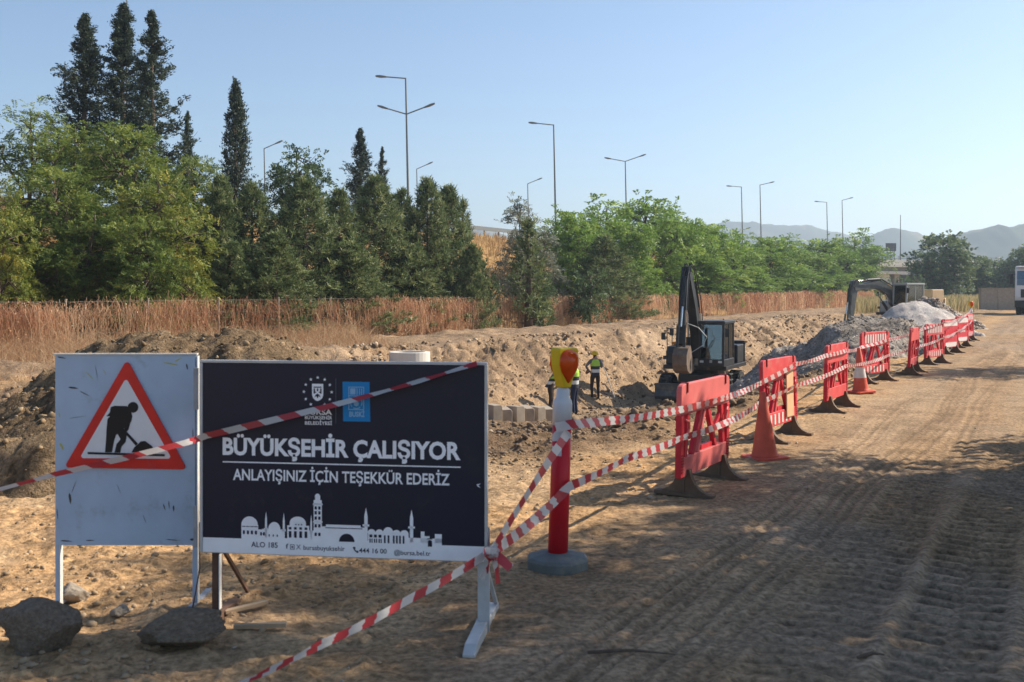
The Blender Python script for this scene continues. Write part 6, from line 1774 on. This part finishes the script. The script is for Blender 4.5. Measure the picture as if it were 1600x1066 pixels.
l2 = on_ground(898, 33.8)
person('worker with bare arms and blue jeans hidden behind the orange lantern', l2, R(65), dict(re=(.27, .02, 1.17), rw=(.10, .20, 1.08), rh=(.02, .22, 1.07), le=(-.25, .04, 1.16), lw=(-.06, .22, 1.10), lh=(0.0, .24, 1.10)), trouser='jeans', top='vest_dark', bare_arms=True, scale=1.08)
l3 = on_ground(860, 32.6)
person('worker in yellow helmet bending down half hidden behind the beacon post', l3, R(-100), dict(pelvis=(0, -.06, .90), spine=(0, .04, 1.06), chest=(0, .17, 1.21), neck=(0, .26, 1.31), head=(0, .33, 1.40), crown=(0, .37, 1.50), nose=(0, .44, 1.37),
       ls=(-.18, .17, 1.27), rs=(.18, .17, 1.27), le=(-.23, .26, 1.02), lw=(-.16, .42, .88), lh=(-.14, .47, .83), re=(.23, .26, 1.02), rw=(.16, .42, .88), rh=(.14, .47, .83)), scale=1.0)
m = MB(); a = Vector(l1)
m.tube([a + Vector((0.27, 0.38, 1.36)), a + Vector((0.75, 0.45, 0.03))], 0.016, 6); m.tube([a + Vector((0.27, 0.38, 1.36)), a + Vector((0.24, 0.38, 1.44))], 0.022, 6)
o = m.build('staff', 'pale_edge', None); tag(o, 'long pale staff leaning in the hand of the helmeted worker', 'staff')

# ================================================================ concrete blocks and manhole ring
spots = [(771, 27.0, 0.1, 0.0), (789, 27.4, -0.15, 0.06), (806, 27.9, 0.2, -0.05), (822, 28.3, 0.0, 0.10), (838, 28.8, 0.25, 0.0), (855, 29.3, -0.1, 0.08)]
labs = ['concrete block at the near end of the row, touching the edge of the dark board', 'second concrete block in the row from the dark board', 'third concrete block in the row from the dark board', 'fourth concrete block in the row from the dark board', 'fifth concrete block in the row, one before the beacon post', 'concrete block at the end of the row beside the beacon post']
for (px, D, rz, rx), lab in zip(spots, labs):
    m = MB(); m.prism([(-0.14, 0), (0.14, 0), (0.14, 0.40), (0.10, 0.46), (-0.14, 0.46)], (0, -0.25, 0), (1, 0, 0), (0, 0, 1), (0, 0.5, 0))
    o = m.build('concrete_block', 'concrete', None, bevel=0.015); x, y, z = on_ground(px, D); o.location = (x, y, z - 0.05); o.rotation_euler = (rx, 0, rz + 0.4)
    tag(o, lab, 'block', 'concrete blocks in a row in the pit')
x, y, z = on_ground(640, 30.0)
root = thing('manhole_shaft', 'pale concrete manhole shaft showing above the dark board', 'manhole', (x, y, z), 0)
top = CAMZ - (549 - 455) / 1600 * 30 - z
k = max(1, int(math.ceil(top / 0.6)))
for i in range(k):
    za, zb = top * i / k, top * (i + 1) / k - 0.015
    m = MB(); m.lathe([(0.46, zb), (0.46, za), (0.60, za), (0.60, zb), (0.46, zb)], 32, cap=False); m.build('concrete_ring', 'concrete_pale', root, bevel=0.01)

# ================================================================ street lamps
def lamp_post(label, px, D, top_y, arms, lean=R(-1.2), rad=0.11):
    x = (px - 800) / 1600 * D; z = float(gzs([x], [D])[0]); top = CAMZ + (455 - top_y) / 1600 * D - z
    root = thing('street_lamp', label, 'street lamp', (x, D, z), 0, 'highway street lamps')
    root.rotation_euler = (0, lean, 0)
    m = MB(); m.tube([(0, 0, -0.3), (0, 0, top * 0.5), (0, 0, top)], [rad, rad * 0.8, rad * 0.55], 8); m.build('mast', 'pole', root)
    for (dx, rise, dz) in arms:
        zt = top - dz - 0.03
        m = MB(); m.tube([(0, 0, zt), (dx, 0, zt + rise)], 0.05, 6); a = m.build('arm', 'pole', root)
        sg = 1 if dx > 0 else -1
        m = MB(); tilt = rise / abs(dx)
        m.prism([(0, -0.05), (0.5, -0.10), (0.85, -0.06), (0.85, 0.04), (0.5, 0.09), (0, 0.05)], (dx, -0.13, zt + rise), Vector((sg, 0, tilt)), (0, 0, 1), (0, 0.26, 0)); m.build('lamp_head', 'pole', a, bevel=0.03)
    return root
lamp_post('tall lamp post with three arms above the pines', 639, 80, 122, [(-1.5, 0.15, 0.0), (-1.4, 0.45, 2.8), (1.4, 0.5, 2.8)])
lamp_post('single-arm lamp post right of the silver-leaved tree', 869, 100, 195, [(-1.6, 0.2, 0.0)])
lamp_post('double-arm lamp post above the tallest green tree', 980, 126, 252, [(-1.7, 0.35, 0.0), (1.7, 0.55, 0.0)])
lamp_post('lamp post of the nearer far pair with its arm to the left', 1161, 160, 292, [(-1.5, 0.15, 0.0)])
lamp_post('lamp post of the nearer far pair with its arm to the right', 1190, 160, 289, [(1.4, 0.3, 0.0)])
lamp_post('farthest lamp post with its arm to the left', 1294, 190, 316, [(-1.4, 0.15, 0.0)])
lamp_post('farthest lamp post with its arm to the right', 1318, 190, 313, [(1.2, 0.3, 0.0)])
lamp_post('low lamp post behind the oak with its arm to the right', 416, 112, 232, [(1.2, 0.5, 0.0)])
lamp_post('short lamp post just right of the triple lamp post', 654, 135, 264, [(1.3, 0.55, 0.0)])
lamp_post('short lamp post left of the silver-leaved tree top', 827, 150, 287, [(1.3, 0.5, 0.0)])
def mast(label, px, D, top_y, r):
    x = (px - 800) / 1600 * D; z = float(gzs([x], [D])[0]); top = CAMZ + (455 - top_y) / 1600 * D - z
    m = MB(); m.tube([(0, 0, -0.3), (0, 0, top)], [r, r * 0.4], 8); m.box((0, 0, 0.2), (r * 5, r * 5, 0.4)); o = m.build('mast', 'pole', None); o.location = (x, D, z)
    tag(o, label, 'mast')
mast('thin mast rising out of the picture behind the tallest cypress', 198, 60, -30, 0.09)
mast('thin mast on the bridge before the hazy hills', 1407, 215, 336, 0.16)

# ================================================================ highway guardrail and bridge
def guardrail():
    A = Vector((-9, 70, 0)); B = Vector((4.5, 96, 0)); n = 12
    A.z = float(gzs([A.x], [A.y])[0]); B.z = float(gzs([B.x], [B.y])[0])
    root = thing('guardrail', 'grey highway guardrail on top of the embankment', 'guardrail', A)
    d = B - A
    m = MB(); m.bar(Vector((0, 0, 0.75)), d + Vector((0, 0, 0.75)), 0.08, 0.32); m.build('rail', 'pole', root)
    for k in range(n + 1):
        p = d * (k / n); m = MB(); m.box(p + Vector((0, 0.1, 0.35)), (0.12, 0.1, 0.95)); m.build('post', 'pole', root)
guardrail()
def bridge():
    x = (1405 - 800) / 1600 * 190
    root = thing('road_bridge', 'pale concrete road bridge behind the last trees', 'bridge', (x, 190, 0), R(26))
    m = MB(); m.box((4, 0, 6.35), (34, 9, 0.55)); m.build('deck', 'concrete_pale', root, bevel=0.03)
    m = MB(); m.box((4, 0.6, 5.65), (34, 7.6, 0.9)); m.build('girder', 'concrete', root)
    m = MB(); m.box((4, -4.35, 6.85), (34, 0.22, 0.9)); m.build('parapet', 'concrete_pale', root, bevel=0.02)
    m = MB(); m.box((2, -2.2, 5.05), (26, 4.2, 0.5)); m.build('bearing_beam', 'concrete_pale', root)
    m = MB()
    m.box((4, -4.2, 8.05), (34, 0.06, 0.08)); m.box((4, -4.2, 7.65), (34, 0.05, 0.06))
    for k in range(18): m.box((-12.5 + 2 * k, -4.2, 7.65), (0.08, 0.08, 0.85))
    m.build('railing', 'pole', root)
    for px in (-4.0, 11.0):
        m = MB(); m.box((px, 0, 2.6), (1.2, 6.5, 5.2)); m.build('pier', 'concrete', root, bevel=0.05)
    m = MB(); m.box((4, 3.0, 2.4), (30, 0.8, 4.8)); m.build('abutment_wall', 'concrete_dark', root)
    m = MB(); m.prism([(-13, 0), (-4.2, 0), (-6.2, 5.0), (-13, 5.3)], (0, -3.4, 0), (1, 0, 0), (0, 0, 1), (0, 6, 0)); m.build('wing_wall', 'concrete_pale', root)
    return root
bridge()
def gantry():
    x = (1392 - 800) / 1600 * 205
    root = thing('road_sign', 'dark back of a road sign panel above the bridge', 'road sign', (x, 205, 6), 0)
    m = MB(); m.box((0, 0, 4.55), (2.1, 0.1, 1.6)); m.build('panel', 'mach_grey', root, bevel=0.02)
    for s_ in (-0.7, 0.7):
        m = MB(); m.box((s_, 0.1, 1.9), (0.14, 0.1, 4.2)); m.build('post', 'pole', root)
gantry()
def low_wall():
    a = at(1531, 487, 92); b = at(1600, 487, 92)
    root = thing('concrete_wall', 'long low grey-brown concrete wall left of the truck', 'wall', (a.x, 92, gz(a.x, 92)), 0)
    n = 4; w = 1.5
    for k in range(n):
        m = MB(); m.box((w * (k + 0.5), 0, 0.92), (w - 0.02, 0.5, 1.9 + 0.02 * (k % 2))); m.build('wall_panel', 'concrete', root, bevel=0.02)
    m = MB(); m.box((n * w / 2, 0, 1.91), (n * w + 0.1, 0.6, 0.08)); m.build('coping', 'concrete', root)
low_wall()
def stick(label, px0, py0, px1, py1, name='stick'):
    D0 = 2800 / (py0 - 455); D1 = 2800 / (py1 - 455)
    a = Vector(((px0 - 800) / 1600 * D0, D0, 0)); b = Vector(((px1 - 800) / 1600 * D1, D1, 0)); a.z = gz(a.x, a.y) + 0.012; b.z = gz(b.x, b.y) + 0.012
    m = MB(); mid = a.lerp(b, 0.5) + Vector((0.01, 0.02, 0.008)); m.tube([a, a.lerp(mid, .5), mid, b], [0.008, 0.010, 0.008, 0.003], 6)
    tag(m.build(name, 'bark', None), label, 'stick')
stick('thin dark stick lying on the shaded road near the bottom', 918, 1022, 1055, 1026)
stick('short dark twig on the shaded road at the lower right', 1340, 1030, 1382, 1026, 'twig')

# ================================================================ haze
def haze():
    m = bpy.data.materials.new('haze'); m.use_nodes = True
    nt = m.node_tree
    for n in list(nt.nodes): nt.nodes.remove(n)
    out = nt.nodes.new('ShaderNodeOutputMaterial'); v = nt.nodes.new('ShaderNodeVolumePrincipled')
    v.inputs['Color'].default_value = (0.70, 0.84, 1.0, 1); v.inputs['Density'].default_value = 0.0005; v.inputs['Anisotropy'].default_value = 0.35
    nt.links.new(v.outputs[0], out.inputs['Volume'])
    M['haze'] = m
    b = MB(); b.box((400, 1180, 74.5), (5200, 2500, 157)); o = b.build('haze', 'haze', None)
    tag(o, 'thin pale summer haze over the whole site', 'haze', kind='stuff')
haze()
